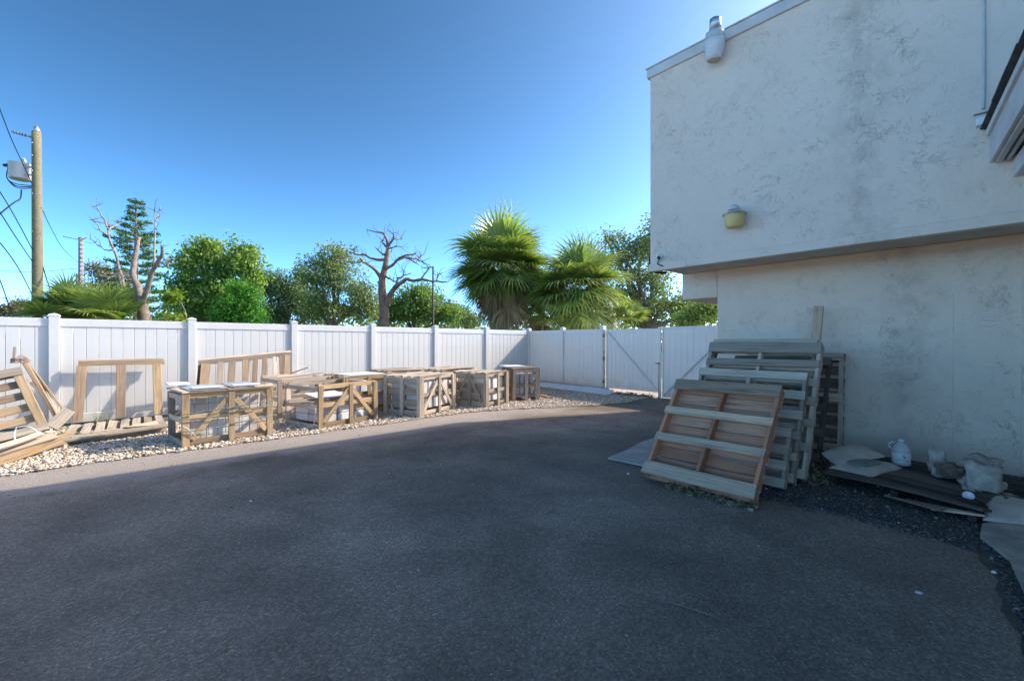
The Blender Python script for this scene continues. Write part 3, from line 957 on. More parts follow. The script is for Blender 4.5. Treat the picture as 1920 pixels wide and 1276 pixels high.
def leaning(label, x0, x1, z1, y0, y1, front, back, mats, depth=0.10, z0=0.0, sw=0.038, n_str=3):
    e2, Ln = lean(x0, x1, z1 - z0)
    return pallet('wooden_pallet', label, (x0, y0, z0 + 0.02), (0, 1, 0), e2, y1 - y0, Ln, front, back, mats, sw, depth, n_str, flip=True)
G = ('wood_oldgrey', 'wood_grey', 'wood_oldgrey')
leaning('small grey slatted pallet low between the front pallet and the stack', 4.66, 4.90, 0.52, 1.28, 2.30, deck(4, 0.09), deck(4, 0.09), G, 0.09)
leaning('middle-height grey pallet leaning in front of the tallest grey pallet', 4.88, 5.40, 1.05, 1.26, 2.40, deck(6, 0.085), deck(7, 0.09), ('wood_oldgrey', ('wood_grey', 'wood_oldgrey'), 'wood_oldgrey'), 0.10)
leaning('tallest grey pallet in the leaning stack, wide board along its top', 5.08, 5.76, 1.36, 1.21, 2.42, [(0.0, 0.10), (0.2, 0.09), (0.38, 0.09), (0.55, 0.09), (0.70, 0.09), (0.845, 0.085), (1.0, 0.135)], deck(8, 0.10), ('wood_grey', ('wood_grey', 'wood_oldgrey'), 'wood_oldgrey'), 0.13)
leaning('brown-topped pallet hidden directly behind the tallest grey pallet', 5.30, 5.98, 1.40, 1.30, 2.46, deck(5, 0.10), deck(7, 0.11), ('wood_brown', 'wood_grey', 'wood_brown'), 0.12)
leaning('dark pallet leaning between the stack and the stucco wall', 5.95, 6.52, 1.18, 1.28, 2.40, deck(5, 0.10), deck(6, 0.10), ('wood_dark', 'wood_dark', 'wood_dark'), 0.11)
leaning('dark weathered pallet standing upright against the stucco wall', 6.74, 6.86, 1.24, 1.22, 2.36, [(0.0, 0.1), (0.55, 0.11), (1.0, 0.09)], deck(8, 0.12), ('wood_oldgrey', 'wood_oldgrey', 'wood_dark'), 0.10, 0.0, 0.05)
pl = board('plank', (6.35, 1.50, 0.01), (6.70, 1.46, 1.87), 0.105, 0.04, (-1, 0, 0.2), 'wood_face', None, 0.004)
tag(pl, 'single upright plank standing taller than the leaning pallets', 'plank')

# dark flat pallet at the foot of the wall
e1 = Vector((-0.31, -0.94, 0)).normalized()
e2 = Vector((0.94, -0.31, 0)).normalized()
fp = pallet('flat_pallet', 'black rotten pallet lying flat against the foot of the wall', Vector((5.24, 1.06, 0.06)), e2, -e1, 1.15, 0.001, [], [], ('wood_black', 'wood_black', 'wood_black')) if False else None
fp = thing('flat_pallet', 'black rotten pallet lying flat against the foot of the wall', 'pallet', (5.7, 0.5, 0))
Of = Vector((5.22, 1.08, 0.0))
for k in range(3):
    a = Of + e1 * (0.05 + k * 0.50)
    board('stringer', a + e2 * 0.02 + Vector((0, 0, 0.055)), a + e2 * 1.20 + Vector((0, 0, 0.055)), 0.05, 0.085, (0, 0, 1), 'wood_black', fp, 0.003)
for k in range(8):
    a = Of + e2 * (0.07 + k * 0.155) + Vector((0, 0, 0.112))
    board('deck_board', a + e1 * random.uniform(-0.03, 0.02), a + e1 * (1.08 + random.uniform(-0.06, 0.05)), 0.125, 0.022, (0, 0, 1), random.choice(['wood_dark', 'wood_black', 'wood_dark']), fp, 0.008)
for (s, q, ang, ln, m) in ((0.97, 0.02, 0.2, 0.30, 'wood_face'), (0.72, -0.05, -0.1, 0.4, 'wood_dark'), (1.12, 0.35, 0.5, 0.35, 'wood_dark')):
    c = Of + e1 * s + e2 * q + Vector((0, 0, 0.03))
    d = Matrix.Rotation(ang, 3, 'Z') @ e1
    board('splinter', c - d * ln / 2 + Vector((0, 0, 0.02)), c + d * ln / 2 + Vector((0, 0, 0.045)), 0.07, 0.016, (0, 0, 1), m, fp, 0.006)

# left heap: a pallet tipped on its corner, loose boards, long beam
O = ony(95, 804, 9.0)
e1 = Vector((-0.965, -0.10, -0.235)).normalized()
e2 = Vector((-0.40, 0.40, 0.83)).normalized()
e2 = (e2 - e1 * e2.dot(e1) * 0.55).normalized()
tp = pallet('tipped_pallet', 'tan pallet tipped on its corner at the far left of the fence', O, e1, e2, 1.15, 1.02,
            [(0.0, 0.12), (0.2, 0.11), (0.4, 0.115), (0.6, 0.11), (0.8, 0.11), (1.0, 0.12)], [(1.0, 0.12), (0.0, 0.10)], ('wood_tan', ('wood_tan', 'wood_brown'), 'wood_pale'), 0.10, 0.09, 3)
wd = thing('broken_pallet', 'narrow broken pallet seen edge-on behind the tipped pallet', 'pallet', ony(110, 785, 9.5))
def pbrd(nm, a, b, w, t, up, m, r, y0, y1=None):
    return board(nm, ony(a[0], a[1], y0), ony(b[0], b[1], y1 or y0), w, t, up, m, r, 0.005)
pbrd('board', (47, 680), (106, 782), 0.05, 0.10, (0, -1, 0), 'wood_brown', wd, 9.62, 9.45)
pbrd('board', (50, 678), (121, 770), 0.022, 0.11, (0, -1, 0), 'wood_brown', wd, 9.80, 9.66)
pbrd('board', (86, 735), (114, 783), 0.03, 0.07, (0, -1, 0), 'wood_pale', wd, 9.70, 9.5)
pbrd('cross_board', (62, 714), (84, 736), 0.10, 0.02, (0, -1, 0.3), 'wood_grey', wd, 9.74, 9.72)
st_ = pbrd('wood_stump', (97, 801), (130, 768), 0.15, 0.055, (0, -1, 0.3), 'wood_pale', None, 9.05, 9.15)
tag(st_, 'short thick splintered board end propped at the foot of the tipped pallet', 'board')
lb = thing('beam_pair', 'long split tan beam and rails lying in front of the tipped pallet', 'beam', gp(60, 845))
board('beam', gp(-40, 874, 0.07), gp(136, 818, 0.12), 0.15, 0.05, (0.05, -1, 0.3), 'wood_tan', lb, 0.008)
board('rail', gp(-40, 858, 0.16), gp(101, 816, 0.20), 0.11, 0.04, (0, -1, 0.6), 'wood_pale', lb, 0.006)
board('rail', gp(-30, 846, 0.26), gp(76, 813, 0.27), 0.06, 0.045, (0, -1, 0.4), 'wood_grey', lb, 0.004)
board('block', gp(112, 838, 0.03), gp(124, 834, 0.03), 0.09, 0.08, (0, 0, 1), 'wood_pale', lb, 0)
loop = [ony(32, 800, 8.75), ony(26, 815, 8.7), ony(30, 826, 8.66), ony(38, 834, 8.62)]
rp = thing('white_strap', 'loose loop of white strapping hanging over the beams at far left', 'strap', loop[0])
tube('strap', loop + [], 0.010, 0.010, 'strap_white', rp, 6)
tube('strap', [ony(33, 801, 8.74), ony(50, 799, 8.68), ony(66, 806, 8.62), ony(74, 818, 8.58)], 0.009, 0.009, 'strap_white', rp, 6)
HEAP_BUNDLE = ony(36, 676, 9.60)
pk = board('peg', ony(26, 672, 9.62), ony(28, 650, 9.60), 0.03, 0.03, (0, -1, 0), 'wood_grey', None, 0)
tag(pk, 'short grey peg sticking up above the tipped pallet', 'peg')

# broken flat pallet on the gravel
ft = thing('flat_pallet', 'pale broken pallet lying flat on the gravel below the upright frame', 'pallet', (0.0, 9.0, 0))
for k in range(3):
    y = 8.36 + k * 0.55
    board('stringer', (-0.52, y + 0.0, 0.06), (0.60, y + 0.25, 0.075), 0.04, 0.085, (0, 0, 1), 'wood_grey', ft, 0.004)
for k in range(8):
    u = k / 7
    x = -0.46 + u * 1.0
    m = random.choice(['wood_pale', 'wood_grey', 'wood_pale'])
    board('deck_board', (x, 8.28 + u * 0.22 + random.uniform(-0.06, 0.05), 0.125), (x + 0.03, 9.5 + u * 0.2, 0.13), 0.10, 0.018, (0, 0, 1), m, ft, 0.008)
board('front_rail', (-0.54, 8.25, 0.118), (0.62, 8.52, 0.125), 0.12, 0.03, (0.2, -0.2, 1), 'wood_pale', ft, 0.01)
board('splinter', (-0.35, 8.40, 0.16), (0.05, 8.52, 0.15), 0.14, 0.012, (0, 0.1, 1), 'wood_pale', ft, 0.012)
board('splinter', (0.12, 8.58, 0.155), (0.5, 8.64, 0.165), 0.13, 0.012, (0, -0.1, 1), 'wood_pale', ft, 0.012)

# upright open frame leaning on the fence
uf = thing('upright_frame', 'open tan timber frame of three legs leaning on the fence', 'frame', (0.1, 10.0, 0.1))
board('top_rail', (-0.435, 10.23, 1.055), (0.685, 10.23, 1.045), 0.085, 0.05, (0, -1, 0), 'wood_tan', uf, 0.004)
board('top_strip', (-0.43, 10.245, 1.108), (0.67, 10.245, 1.098), 0.06, 0.016, (0, 0, 1), 'wood_grey', uf, 0.004)
for (x0, x1) in ((-0.39, -0.43), (0.095, 0.085), (0.58, 0.585)):
    board('leg', (x0, 10.215, 1.008), (x1, 9.93, 0.13), 0.125, 0.035, (0, -1, -0.3), random.choice(['wood_tan', 'wood_brown', 'wood_tan']), uf, 0.004)

# slatted pallet leaning behind the first crate
a, b = ony(372, 679, 9.95), ony(545, 662, 9.95)
e1 = (b - a).normalized()
dn = Vector((-0.12, -0.42, -0.90)).normalized()
sp = thing('slatted_pallet', 'brown slatted pallet leaning on the fence behind the first crate', 'pallet', (2, 9.6, 0))
board('top_rail', a, b, 0.06, 0.11, (0, -0.4, 1), 'wood_grey', sp, 0.004)
W_ = (b - a).length
for k, u in enumerate((0.07, 0.215, 0.335, 0.475, 0.585, 0.69, 0.80, 0.885, 0.955)):
    p = a + e1 * (W_ * u) + Vector((0, -0.045, -0.035))
    w = (0.15, 0.10, 0.115, 0.11, 0.09, 0.09, 0.06, 0.10, 0.12)[k]
    board('slat', p, p + (dn + e1 * random.uniform(-0.03, 0.03)) * 1.08, w, 0.02, (0, -1, 0.45), random.choice(['wood_brown', 'wood_brown', 'wood_oldgrey']), sp, 0.005)
for u in (0.03, 0.5):
    p = a + e1 * (W_ * u) + Vector((0, 0.05, -0.06))
    board('back_slat', p, p + dn * 1.05, 0.09, 0.03, (0, -1, 0.45), 'wood_dark', sp, 0.004)
tube('strap', [a + e1 * W_ * 0.83 + Vector((0, -0.07, -0.05)), a + e1 * W_ * 0.80 + Vector((0, -0.16, -0.3)), a + e1 * W_ * 0.84 + Vector((0, -0.25, -0.42))], 0.008, 0.008, 'strap_white', sp, 6)

# ------------------------------------------------------------------ crates
def crate(label, corner, rot, w, d, h, fmat, smat, brace='A', top=5, side_rails=True, mid_front=True, tilt=0.0, front_rails=(0.04, 0.5, 0.93), side_brace=None, feet=0.0):
    """timber crate; corner = near-left foot of its front face, rot = heading of the front in degrees"""
    c0 = Vector((corner[0], corner[1], 0.012))
    f = Vector((math.cos(math.radians(rot)), math.sin(math.radians(rot)), 0))
    s = Vector((-f.y, f.x, 0))
    r = thing('wooden_crate', label, 'crate', c0, 'timber stone crates on the gravel')
    up = Vector((0, 0, 1))
    def P(u, v, z): return c0 + f * u + s * v + up * (z + tilt * u)
    pw = 0.085
    for (u, v) in ((pw / 2, 0.02), (w - pw / 2, 0.02), (pw / 2, d - 0.02), (w - pw / 2, d - 0.02)):
        board('post', P(u, v, 0.0), P(u + random.uniform(-.012, .012), v + random.uniform(-.012, .012), h), pw, 0.035, -s if v < d / 2 else s, fmat if v < d / 2 else smat, r, 0.003)
    if mid_front:
        board('post', P(w * 0.51, 0.0, 0.01), P(w * 0.51, 0.0, h - 0.005), 0.075, 0.03, -s, fmat, r, 0.003)
        board('post', P(w * 0.5, d, 0.01), P(w * 0.5, d, h - 0.005), 0.075, 0.03, s, smat, r, 0.003)
    for z in front_rails:
        zz = z * h
        for v, m in ((0.05, fmat), (d - 0.05, smat)):
            board('rail', P(0.03, v, zz + 0.03), P(w - 0.03, v, zz + 0.03), 0.075, 0.022, -s, m, r, 0.004)
    if side_rails:
        for u in (0.012, w - 0.012):
            for z in (0.08, 0.34, 0.62, 0.9):
                board('side_rail', P(u, 0.05, z * h), P(u, d - 0.05, z * h), 0.12, 0.02, -f, smat, r, 0.004)
            board('side_post', P(u - (0.025 if u < w / 2 else -0.025), d * 0.5, 0.0), P(u - (0.025 if u < w / 2 else -0.025), d * 0.5, h), 0.08, 0.03, -f, smat, r, 0.003)
            for v in (0.045, d - 0.045):
                board('side_post', P(u - (0.025 if u < w / 2 else -0.025), v, 0.0), P(u - (0.025 if u < w / 2 else -0.025), v, h), 0.08, 0.03, -f, smat, r, 0.003)
    else:
        for u in (0.012, w - 0.012):
            for z in (0.06, 0.5, 0.93):
                board('side_rail', P(u, 0.05, z * h), P(u, d - 0.05, z * h), 0.07, 0.02, -f, smat, r, 0.004)
    if brace:
        zt, zb = h - 0.10, 0.10
        mid = w * 0.51
        board('brace', P(0.11, 0.018, zb), P(mid - 0.05, 0.018, zt), 0.07, 0.018, -s, fmat, r, 0.003)
        board('brace', P(mid + 0.05, 0.018, zt), P(w - 0.10, 0.018, zb), 0.07, 0.018, -s, fmat, r, 0.003)
    if side_brace:
        u = -0.045
        board('side_brace', P(u, d * 0.12, 0.10), P(u, d * 0.46, h - 0.06), 0.06, 0.018, -f, smat, r, 0.003)
        board('side_brace', P(u, d * 0.88, 0.10), P(u, d * 0.54, h - 0.06), 0.06, 0.018, -f, smat, r, 0.003)
    for k in range(top):
        v = 0.06 + (d - 0.12) * k / max(1, top - 1)
        board('top_slat', P(-0.01 + random.uniform(-.03, .01), v, h + 0.014), P(w + random.uniform(-.02, .04), v + random.uniform(-.03, .03), h + 0.014), 0.085, 0.02, up, random.choice([smat, 'wood_grey', 'wood_pale']), r, 0.005)
    return r, P, f, s

def stone_stack(label, P, w, d, z0, z1, rows, layers, mats, depth_n=2, pad=0.085):
    r = thing('stone_stack', label, 'stone stack', P(w / 2, d / 2, 0.02), 'stone packed in the crates')
    bw, bd, bh = (w - 2 * pad) / rows, (d - 2 * pad) / depth_n, (z1 - z0) / layers
    x = (P(1, 0, 0) - P(0, 0, 0)).normalized()
    for k in range(layers):
        for i in range(rows):
            for j in range(depth_n):
                c = P(pad + (i + .5) * bw, pad + (j + .5) * bd, z0 + (k + .5) * bh)
                me = box_mesh('stone', bw - 0.012 - random.uniform(0, .015), bd - 0.012, bh - 0.008, 0.01)
                M = frame(c, x, (0, 0, 1)) @ Matrix.Rotation(random.uniform(-.03, .03), 4, 'Z')
                link('stone', me, random.choice(mats), r, M)
    return r

# crate nearest the camera: open front, straps, sheets on top
r1, P1, f1, s1 = crate('nearest open tan crate with green straps and sheets on its top', (0.66, 7.12), 6.5, 1.12, 0.78, 0.70, 'wood_tan', 'wood_grey', 'A', 0, False)
for z, zz in ((0.20, 0.24), (0.36, 0.40), (0.43, 0.47)):
    tube('strap', [P1(-0.03, -0.01, z + 0.03), P1(0.05, -0.032, z + 0.02), P1(0.5, -0.035, zz + random.uniform(-.02, .03)), P1(0.57, -0.03, zz + 0.01), P1(1.1, -0.03, zz + 0.06)], 0.007, 0.007, 'strap_green', r1, 5, 3)
tube('strap', [P1(0.0, -0.03, 0.30), P1(0.06, -0.036, 0.25), P1(0.14, -0.02, 0.15)], 0.006, 0.006, 'strap_white', r1, 5, 3)
board('top_slat', P1(0.0, 0.03, 0.722), P1(1.12, 0.03, 0.722), 0.05, 0.02, (0, 0, 1), 'wood_tan', r1, 0.003)
board('top_slat', P1(0.56, 0.0, 0.73), P1(0.58, 0.78, 0.73), 0.08, 0.022, (0, 0, 1), 'wood_brown', r1, 0.003)
board('top_slat', P1(0.04, 0.0, 0.73), P1(0.02, 0.78, 0.74), 0.08, 0.022, (0, 0, 1), 'wood_grey', r1, 0.003)
board('top_slat', P1(0.84, 0.05, 0.75), P1(1.13, 0.20, 0.74), 0.12, 0.02, (0, 0, 1), 'wood_pale', r1, 0.003)
for k in range(5):
    u = 0.13 + k * 0.21
    tube('mesh_wire', [P1(u, 0.20, 0.10), P1(u, 0.20, 0.66)], 0.0035, 0.0035, 'mesh_wire', r1, 5, 1)
for z in (0.18, 0.30, 0.42, 0.54):
    tube('mesh_wire', [P1(0.06, 0.205, z), P1(1.06, 0.205, z)], 0.0035, 0.0035, 'mesh_wire', r1, 5, 1)
sl = thing('stone_slabs', 'white stone slabs standing upright inside the nearest crate', 'stone slabs', P1(0.5, 0.4, 0.02))
for k in range(7):
    u = 0.10 + k * 0.137
    me = box_mesh('slab', 0.128, 0.03, random.uniform(0.54, 0.60), 0.004)
    link('slab', me, random.choice(['stone_white', 'stone_white', 'stone_pink']), sl, frame(P1(u + 0.05, 0.36 + random.uniform(-.004, .004), 0.32), f1, (0, 0, 1)))
board('slab_rail', P1(0.06, 0.42, 0.30), P1(1.06, 0.42, 0.30), 0.08, 0.025, (0, -1, 0), 'wood_tan', r1, 0)
def sheet(name, label, P, u0, u1, v0, v1, z, mat, tz=0.0, t=0.012):
    me = box_mesh(name, u1 - u0, v1 - v0, t, 0.002)
    x = (P(1, 0, 0) - P(0, 0, 0)).normalized()
    o = link(name, me, mat, None, frame(P((u0 + u1) / 2, (v0 + v1) / 2, z), x, (0, 0, 1)) @ Matrix.Rotation(tz, 4, 'X'))
    return tag(o, label, 'sheet')
sheet('glossy_sheet', 'blue-grey glossy sheet on the left half of nearest crate', P1, 0.10, 0.53, 0.10, 0.74, 0.752, 'sheet_blue', 0.03)
sheet('white_sheet', 'small white sheet lying over the blue-grey sheet on nearest crate', P1, 0.14, 0.50, 0.10, 0.26, 0.772, 'sheet_white', 0.03)
sheet('glossy_sheet', 'blue-grey glossy sheet on the right half of nearest crate', P1, 0.63, 1.0, 0.12, 0.74, 0.752, 'sheet_blue', 0.05)
sheet('white_sheet', 'white sheet edge showing on the right half of nearest crate', P1, 0.62, 0.98, 0.11, 0.24, 0.775, 'sheet_white', 0.03)
sheet('white_tile', 'thin white tile at the back left corner of nearest crate', P1, -0.03, 0.22, 0.60, 0.80, 0.80, 'stone_white', 0.05, 0.025)

# second crate: empty grey frame behind; third: open tan crate
r2, P2, f2, s2 = crate('weathered grey empty crate behind the open tan A-braced crate', (2.16, 8.55), 5, 1.02, 0.92, 0.73, 'wood_grey', 'wood_grey', None, 0, False, False)
board('loose_board', P2(0.1, 0.35, 0.76), P2(0.9, 0.20, 0.80), 0.10, 0.02, (0, -0.2, 1), 'wood_grey', r2, 0.01)
board('loose_board', P2(0.35, 0.8, 0.70), P2(0.75, 0.5, 0.90), 0.07, 0.02, (0, 0, 1), 'wood_pale', r2, 0.004)
r3, P3, f3, s3 = crate('open tan crate with A-shaped front braces, half full of stone', (2.40, 7.16), 14, 1.17, 0.98, 0.69, 'wood_tan', 'wood_grey', 'A', 0, False)
stone_stack('loose white and grey stone in the open A-braced crate', P3, 1.17, 0.98, 0.07, 0.33, 3, 2, ['stone_white', 'stone_pink', 'stone_grey', 'wood_grey'], 2, 0.11)
for (u0, v0, u1, v1, z, m) in ((0.15, 0.5, 1.0, 0.62, 0.42, 'wood_pale'), (0.2, 0.72, 0.95, 0.70, 0.44, 'wood_grey'), (0.5, 0.3, 1.0, 0.45, 0.40, 'wood_pale')):
    board('loose_board', P3(u0, v0, z), P3(u1, v1, z + 0.03), 0.10, 0.02, (0, 0, 1), m, r3, 0.006)
sheet('white_sheet', 'tilted white sheet lying inside the open A-braced crate', P3, 0.12, 0.70, 0.20, 0.62, 0.50, 'sheet_white', 0.12)
tube('strap', [P3(-0.03, 0.55, 0.10), P3(-0.05, 0.45, 0.02), P3(0.0, 0.25, 0.03), P3(-0.02, 0.1, 0.08), P3(-0.04, 0.02, 0.35)], 0.007, 0.007, 'strap_white', r3, 5, 3)
sw = ['stone_white', 'stone_white', 'stone_pink']
r4, P4, f4, s4 = crate('tan crate of pale stone right behind the open A-braced crate', (3.22, 8.16), 5, 0.96, 0.92, 0.73, 'wood_tan', 'wood_tan', None, 4)
stone_stack('pale stone inside the crate behind the A-braced crate', P4, 0.96, 0.92, 0.12, 0.60, 3, 2, sw)
sheet('white_sheet', 'white sheet spread over the crate behind the A-braced crate', P4, 0.08, 0.85, 0.05, 0.7, 0.765, 'sheet_white', 0.0, 0.008)
r5, P5, f5, s5 = crate('pale grey crate of white stone, slanted braces on its sunny front', (4.19, 7.06), 22, 1.16, 0.88, 0.74, 'wood_pale', 'wood_grey', 'A', 5)
stone_stack('white stone in the pale slant-braced crate', P5, 1.16, 0.88, 0.12, 0.66, 4, 2, sw + ['stone_grey'])
r6, P6, f6, s6 = crate('pale crate whose shaded left side carries a pointed brace', (5.85, 7.17), 13, 0.80, 0.96, 0.73, 'wood_pale', 'wood_pale', None, 5, True, True, 0, (0.06, 0.44, 0.9), True)
stone_stack('pale stone in the crate with pointed side brace', P6, 0.80, 0.96, 0.12, 0.64, 3, 2, sw)
r7, P7, f7, s7 = crate('small grey crate at the right end of the row, grid front', (6.93, 7.54), -24, 0.67, 0.80, 0.76, 'wood_grey', 'wood_brown', None, 4, True, True, 0, (0.12, 0.44, 0.9))
stone_stack('white stone blocks in the right-end grid-front crate', P7, 0.67, 0.80, 0.12, 0.66, 4, 2, ['stone_white', 'stone_grey'])
sheet('white_tile', 'white slab lying on top of the right-end crate', P7, -0.05, 0.45, 0.3, 0.9, 0.80, 'stone_white', 0.0, 0.03)
r8, P8, f8, s8 = crate('grey crate in the back row beside the fence, left of two', (4.55, 9.05), 4, 0.95, 0.85, 0.74, 'wood_grey', 'wood_grey', None, 4)
stone_stack('pale stone in the left back-row crate', P8, 0.95, 0.85, 0.12, 0.66, 3, 2, sw)
r9, P9, f9, s9 = crate('low brown-topped crate in the back row, right of two', (5.72, 8.62), 10, 1.05, 0.95, 0.74, 'wood_brown', 'wood_grey', None, 5)
stone_stack('pale stone in the right back-row crate', P9, 1.05, 0.95, 0.12, 0.66, 3, 2, sw)
bk = board('timber_offcut', gp(1014, 741, 0.04), gp(1031, 746, 0.03), 0.11, 0.06, (0, 0, 1), 'wood_tan', None, 0)
tag(bk, 'tan timber offcut lying on gravel beside the right-end crate', 'offcut')

# boards lying along the foot of the back fence
lb1 = board('fence_panel', (9.95, 9.7, 0.09), (9.75, 6.75, 0.06), 0.30, 0.04, (-0.45, 0, 1), 'sheet_white', None, 0.006)
tag(lb1, 'long pale panel lying along the foot of the back fence', 'panel')
lb2 = board('long_plank', (10.08, 9.9, 0.16), (9.92, 6.95, 0.12), 0.09, 0.05, (-0.2, 0, 1), 'wood_oldgrey', None, 0.01)
tag(lb2, 'long dark plank lying behind the pale panel by the fence', 'plank')

# ------------------------------------------------------------------ things at the foot of the wall
def pillow(name, corners, thick, mat, parent, droop=0.0, seed=0, n=18, edge=0.012, M=None):
    """a filled sack: corners = 4 points (a, b, c, d) round its outline; top puffs up, lumpy"""
    a, b, c, d = [Vector(q) for q in corners]
    vs_, fs = [], []
    for side in (1, -1):
        for j in range(n + 1):
            for i in range(n + 1):
                u, v = i / n, j / n
                p = (a * (1 - u) + b * u) * (1 - v) + (d * (1 - u) + c * u) * v
                eu, ev = 1 - abs(2 * u - 1) ** 3.5, 1 - abs(2 * v - 1) ** 3.5
                k = max(0.0, eu * ev) ** 0.5
                lump = noise.noise(Vector((u * 3.1 + seed, v * 2.6, seed * 1.7))) * 0.22 + noise.noise(Vector((u * 9 + seed, v * 8, seed))) * 0.09
                z = thick * k * (0.5 + 0.5 * lump) + edge * 0.15
                wr = noise.noise(Vector((u * 5, v * 5, seed + 9))) * 0.012
                up = Vector((0, 0, z * (1.0 if side > 0 else -0.12)))
                vs_.append(tuple(p + up + Vector((wr, -wr, 0)) * (1 - k)))
    o = (n + 1) * (n + 1)
    for j in range(n):
        for i in range(n):
            q = j * (n + 1) + i
            fs.append((q, q + 1, q + n + 2, q + n + 1))
            fs.append((o + q + n + 1, o + q + n + 2, o + q + 1, o + q))
    for i in range(n):
        for (p, q) in ((i, i + 1), ((n) * (n + 1) + i + 1, (n) * (n + 1) + i)):
            fs.append((q, p, o + p, o + q))
        p, q = i * (n + 1), (i + 1) * (n + 1)
        fs.append((p, q, o + q, o + p))
        p, q = i * (n + 1) + n, (i + 1) * (n + 1) + n
        fs.append((q, p, o + p, o + q))
    return link(name, mesh_from(name, vs_, fs), mat, parent)

zt = 0.128
b1 = thing('cement_bag', 'lower white cement bag lying flat on the black pallet', 'bag', (5.6, 0.75, zt))
pillow('sack', [(5.26, 0.74, zt), (5.92, 0.57, zt), (6.02, 0.93, zt), (5.35, 1.09, zt)], 0.10, 'bag_plastic', b1, seed=1.3)
pillow('printed_panel', [(5.44, 0.78, zt + 0.052), (5.72, 0.71, zt + 0.055), (5.78, 0.90, zt + 0.057), (5.49, 0.98, zt + 0.054)], 0.052, 'bag_print', b1, seed=1.3, n=8)
b2 = thing('cement_bag', 'upper white cement bag slumped across the lower one by the jug', 'bag', (5.7, 0.95, zt + 0.1))
pillow('sack', [(5.36, 1.02, zt + 0.03), (5.95, 0.70, zt + 0.085), (6.12, 0.98, zt + 0.13), (5.58, 1.20, zt + 0.09)], 0.10, 'bag_plastic', b2, seed=4.1)

jg = thing('plastic_jug', 'white plastic jug standing beside the cement bags', 'jug', (6.10, 0.64, zt))
MJ = Matrix.Translation((6.06, 0.60, zt)) @ Matrix.Rotation(0.4, 4, 'Z') @ Matrix.Scale(0.86, 4)
lathe('body', [(0.078, 0.0), (0.088, 0.012), (0.090, 0.05), (0.086, 0.058), (0.090, 0.066), (0.091, 0.15), (0.086, 0.158), (0.090, 0.166), (0.082, 0.20), (0.05, 0.255), (0.028, 0.275), (0.024, 0.28)], 'jug_plastic', jg, MJ, 24)
lathe('cap', [(0.027, 0.281), (0.027, 0.303), (0.02, 0.308)], 'camera_white', jg, MJ, 16)
lathe('label_band', [(0.0915, 0.075), (0.0922, 0.078), (0.0922, 0.14), (0.0915, 0.143)], 'label_print', jg, MJ, 24)
tube('handle', [MJ @ Vector((0.03, 0.055, 0.262)), MJ @ Vector((0.04, 0.095, 0.255)), MJ @ Vector((0.045, 0.105, 0.21)), MJ @ Vector((0.04, 0.083, 0.175))], 0.011, 0.011, 'jug_plastic', jg, 8)
for k in range(3):
    box('print_mark', (-0.0945, -0.012 + k * 0.009, 0.095 + k * 0.008), (-0.0915, -0.006 + k * 0.009, 0.12 + k * 0.004), 'ink', jg, 0, MJ)

def crumple(name, c, size, mat, parent, seed, squash=0.7, amp=0.5, sub=3):
    bm = bmesh.new()
    bmesh.ops.create_icosphere(bm, subdivisions=sub, radius=1)
    for v in bm.verts:
        p = v.co.copy()
        n_ = noise.noise(p * 1.6 + Vector((seed, 0, 0))) * 0.8 + abs(noise.noise(p * 3.4 + Vector((0, seed, 0)))) * 0.8 - noise.cell(p * 2.7 + Vector((0, 0, seed))) * 0.22
        v.co = p * (1 + amp * n_)
        v.co.z = max(-0.35, v.co.z) * squash
        v.co = Vector((v.co.x * size[0], v.co.y * size[1], (v.co.z + 0.3) * size[2])) + Vector(c)
    me = bpy.data.meshes.new(name)
    bm.to_mesh(me); bm.free()
    return link(name, me, mat, parent)
tag(crumple('rag_bundle', (HEAP_BUNDLE.x, HEAP_BUNDLE.y, HEAP_BUNDLE.z - 0.03), (0.085, 0.06, 0.075), 'bark_tan', None, 3.3, 0.9, 0.6), 'grey-brown rag bundle perched on top corner of the tipped pallet', 'rag')
tb = thing('trash_heap', 'crumpled torn paper and plastic sacks heaped on the black pallet', 'trash', (5.65, 0.12, zt))
crumple('torn_sack', (5.88, 0.28, zt), (0.085, 0.08, 0.10), 'paper_trash', tb, 2.0, 0.9, 0.7)
crumple('torn_sack', (5.52, 0.08, zt), (0.08, 0.07, 0.08), 'paper_trash', tb, 7.7, 0.9, 0.65)
crumple('torn_sack', (5.72, -0.02, zt), (0.12, 0.08, 0.06), 'paper_trash', tb, 11.2, 0.9, 0.7)
crumple('torn_sack', (5.70, 0.20, zt + 0.05), (0.11, 0.10, 0.08), 'wood_dark', tb, 15.2, 0.9, 0.8)
def flap(name, pts, mat, parent):
    vs_, fs = [], []
    n = 6
    a, b, c, d = [Vector(p) for p in pts]
    for j in range(n + 1):
        for i in range(n + 1):
            u, v = i / n, j / n
            p = (a * (1 - u) + b * u) * (1 - v) + (d * (1 - u) + c * u) * v
            k = Vector((noise.noise(Vector((u * 3, v * 3, a.x * 7))), noise.noise(Vector((u * 3, v * 3, a.y * 9 + 3))), noise.noise(Vector((u * 3, v * 3, 5)))))
            vs_.append(tuple(p + k * 0.02))
    for j in range(n):
        for i in range(n):
            q = j * (n + 1) + i
            fs.append((q, q + 1, q + n + 2, q + n + 1))
    o = link(name, mesh_from(name, vs_, fs), mat, parent)
    md = o.modifiers.new('thick', 'SOLIDIFY'); md.thickness = 0.004
    return o
flap('torn_flap', [(5.74, 0.36, zt + 0.02), (5.80, 0.24, zt + 0.03), (5.86, 0.27, zt + 0.24), (5.84, 0.38, zt + 0.26)], 'paper_trash', tb)
flap('torn_flap', [(5.36, 0.10, zt + 0.03), (5.42, -0.08, zt + 0.03), (5.56, -0.10, zt + 0.22), (5.55, 0.14, zt + 0.25)], 'paper_trash', tb)
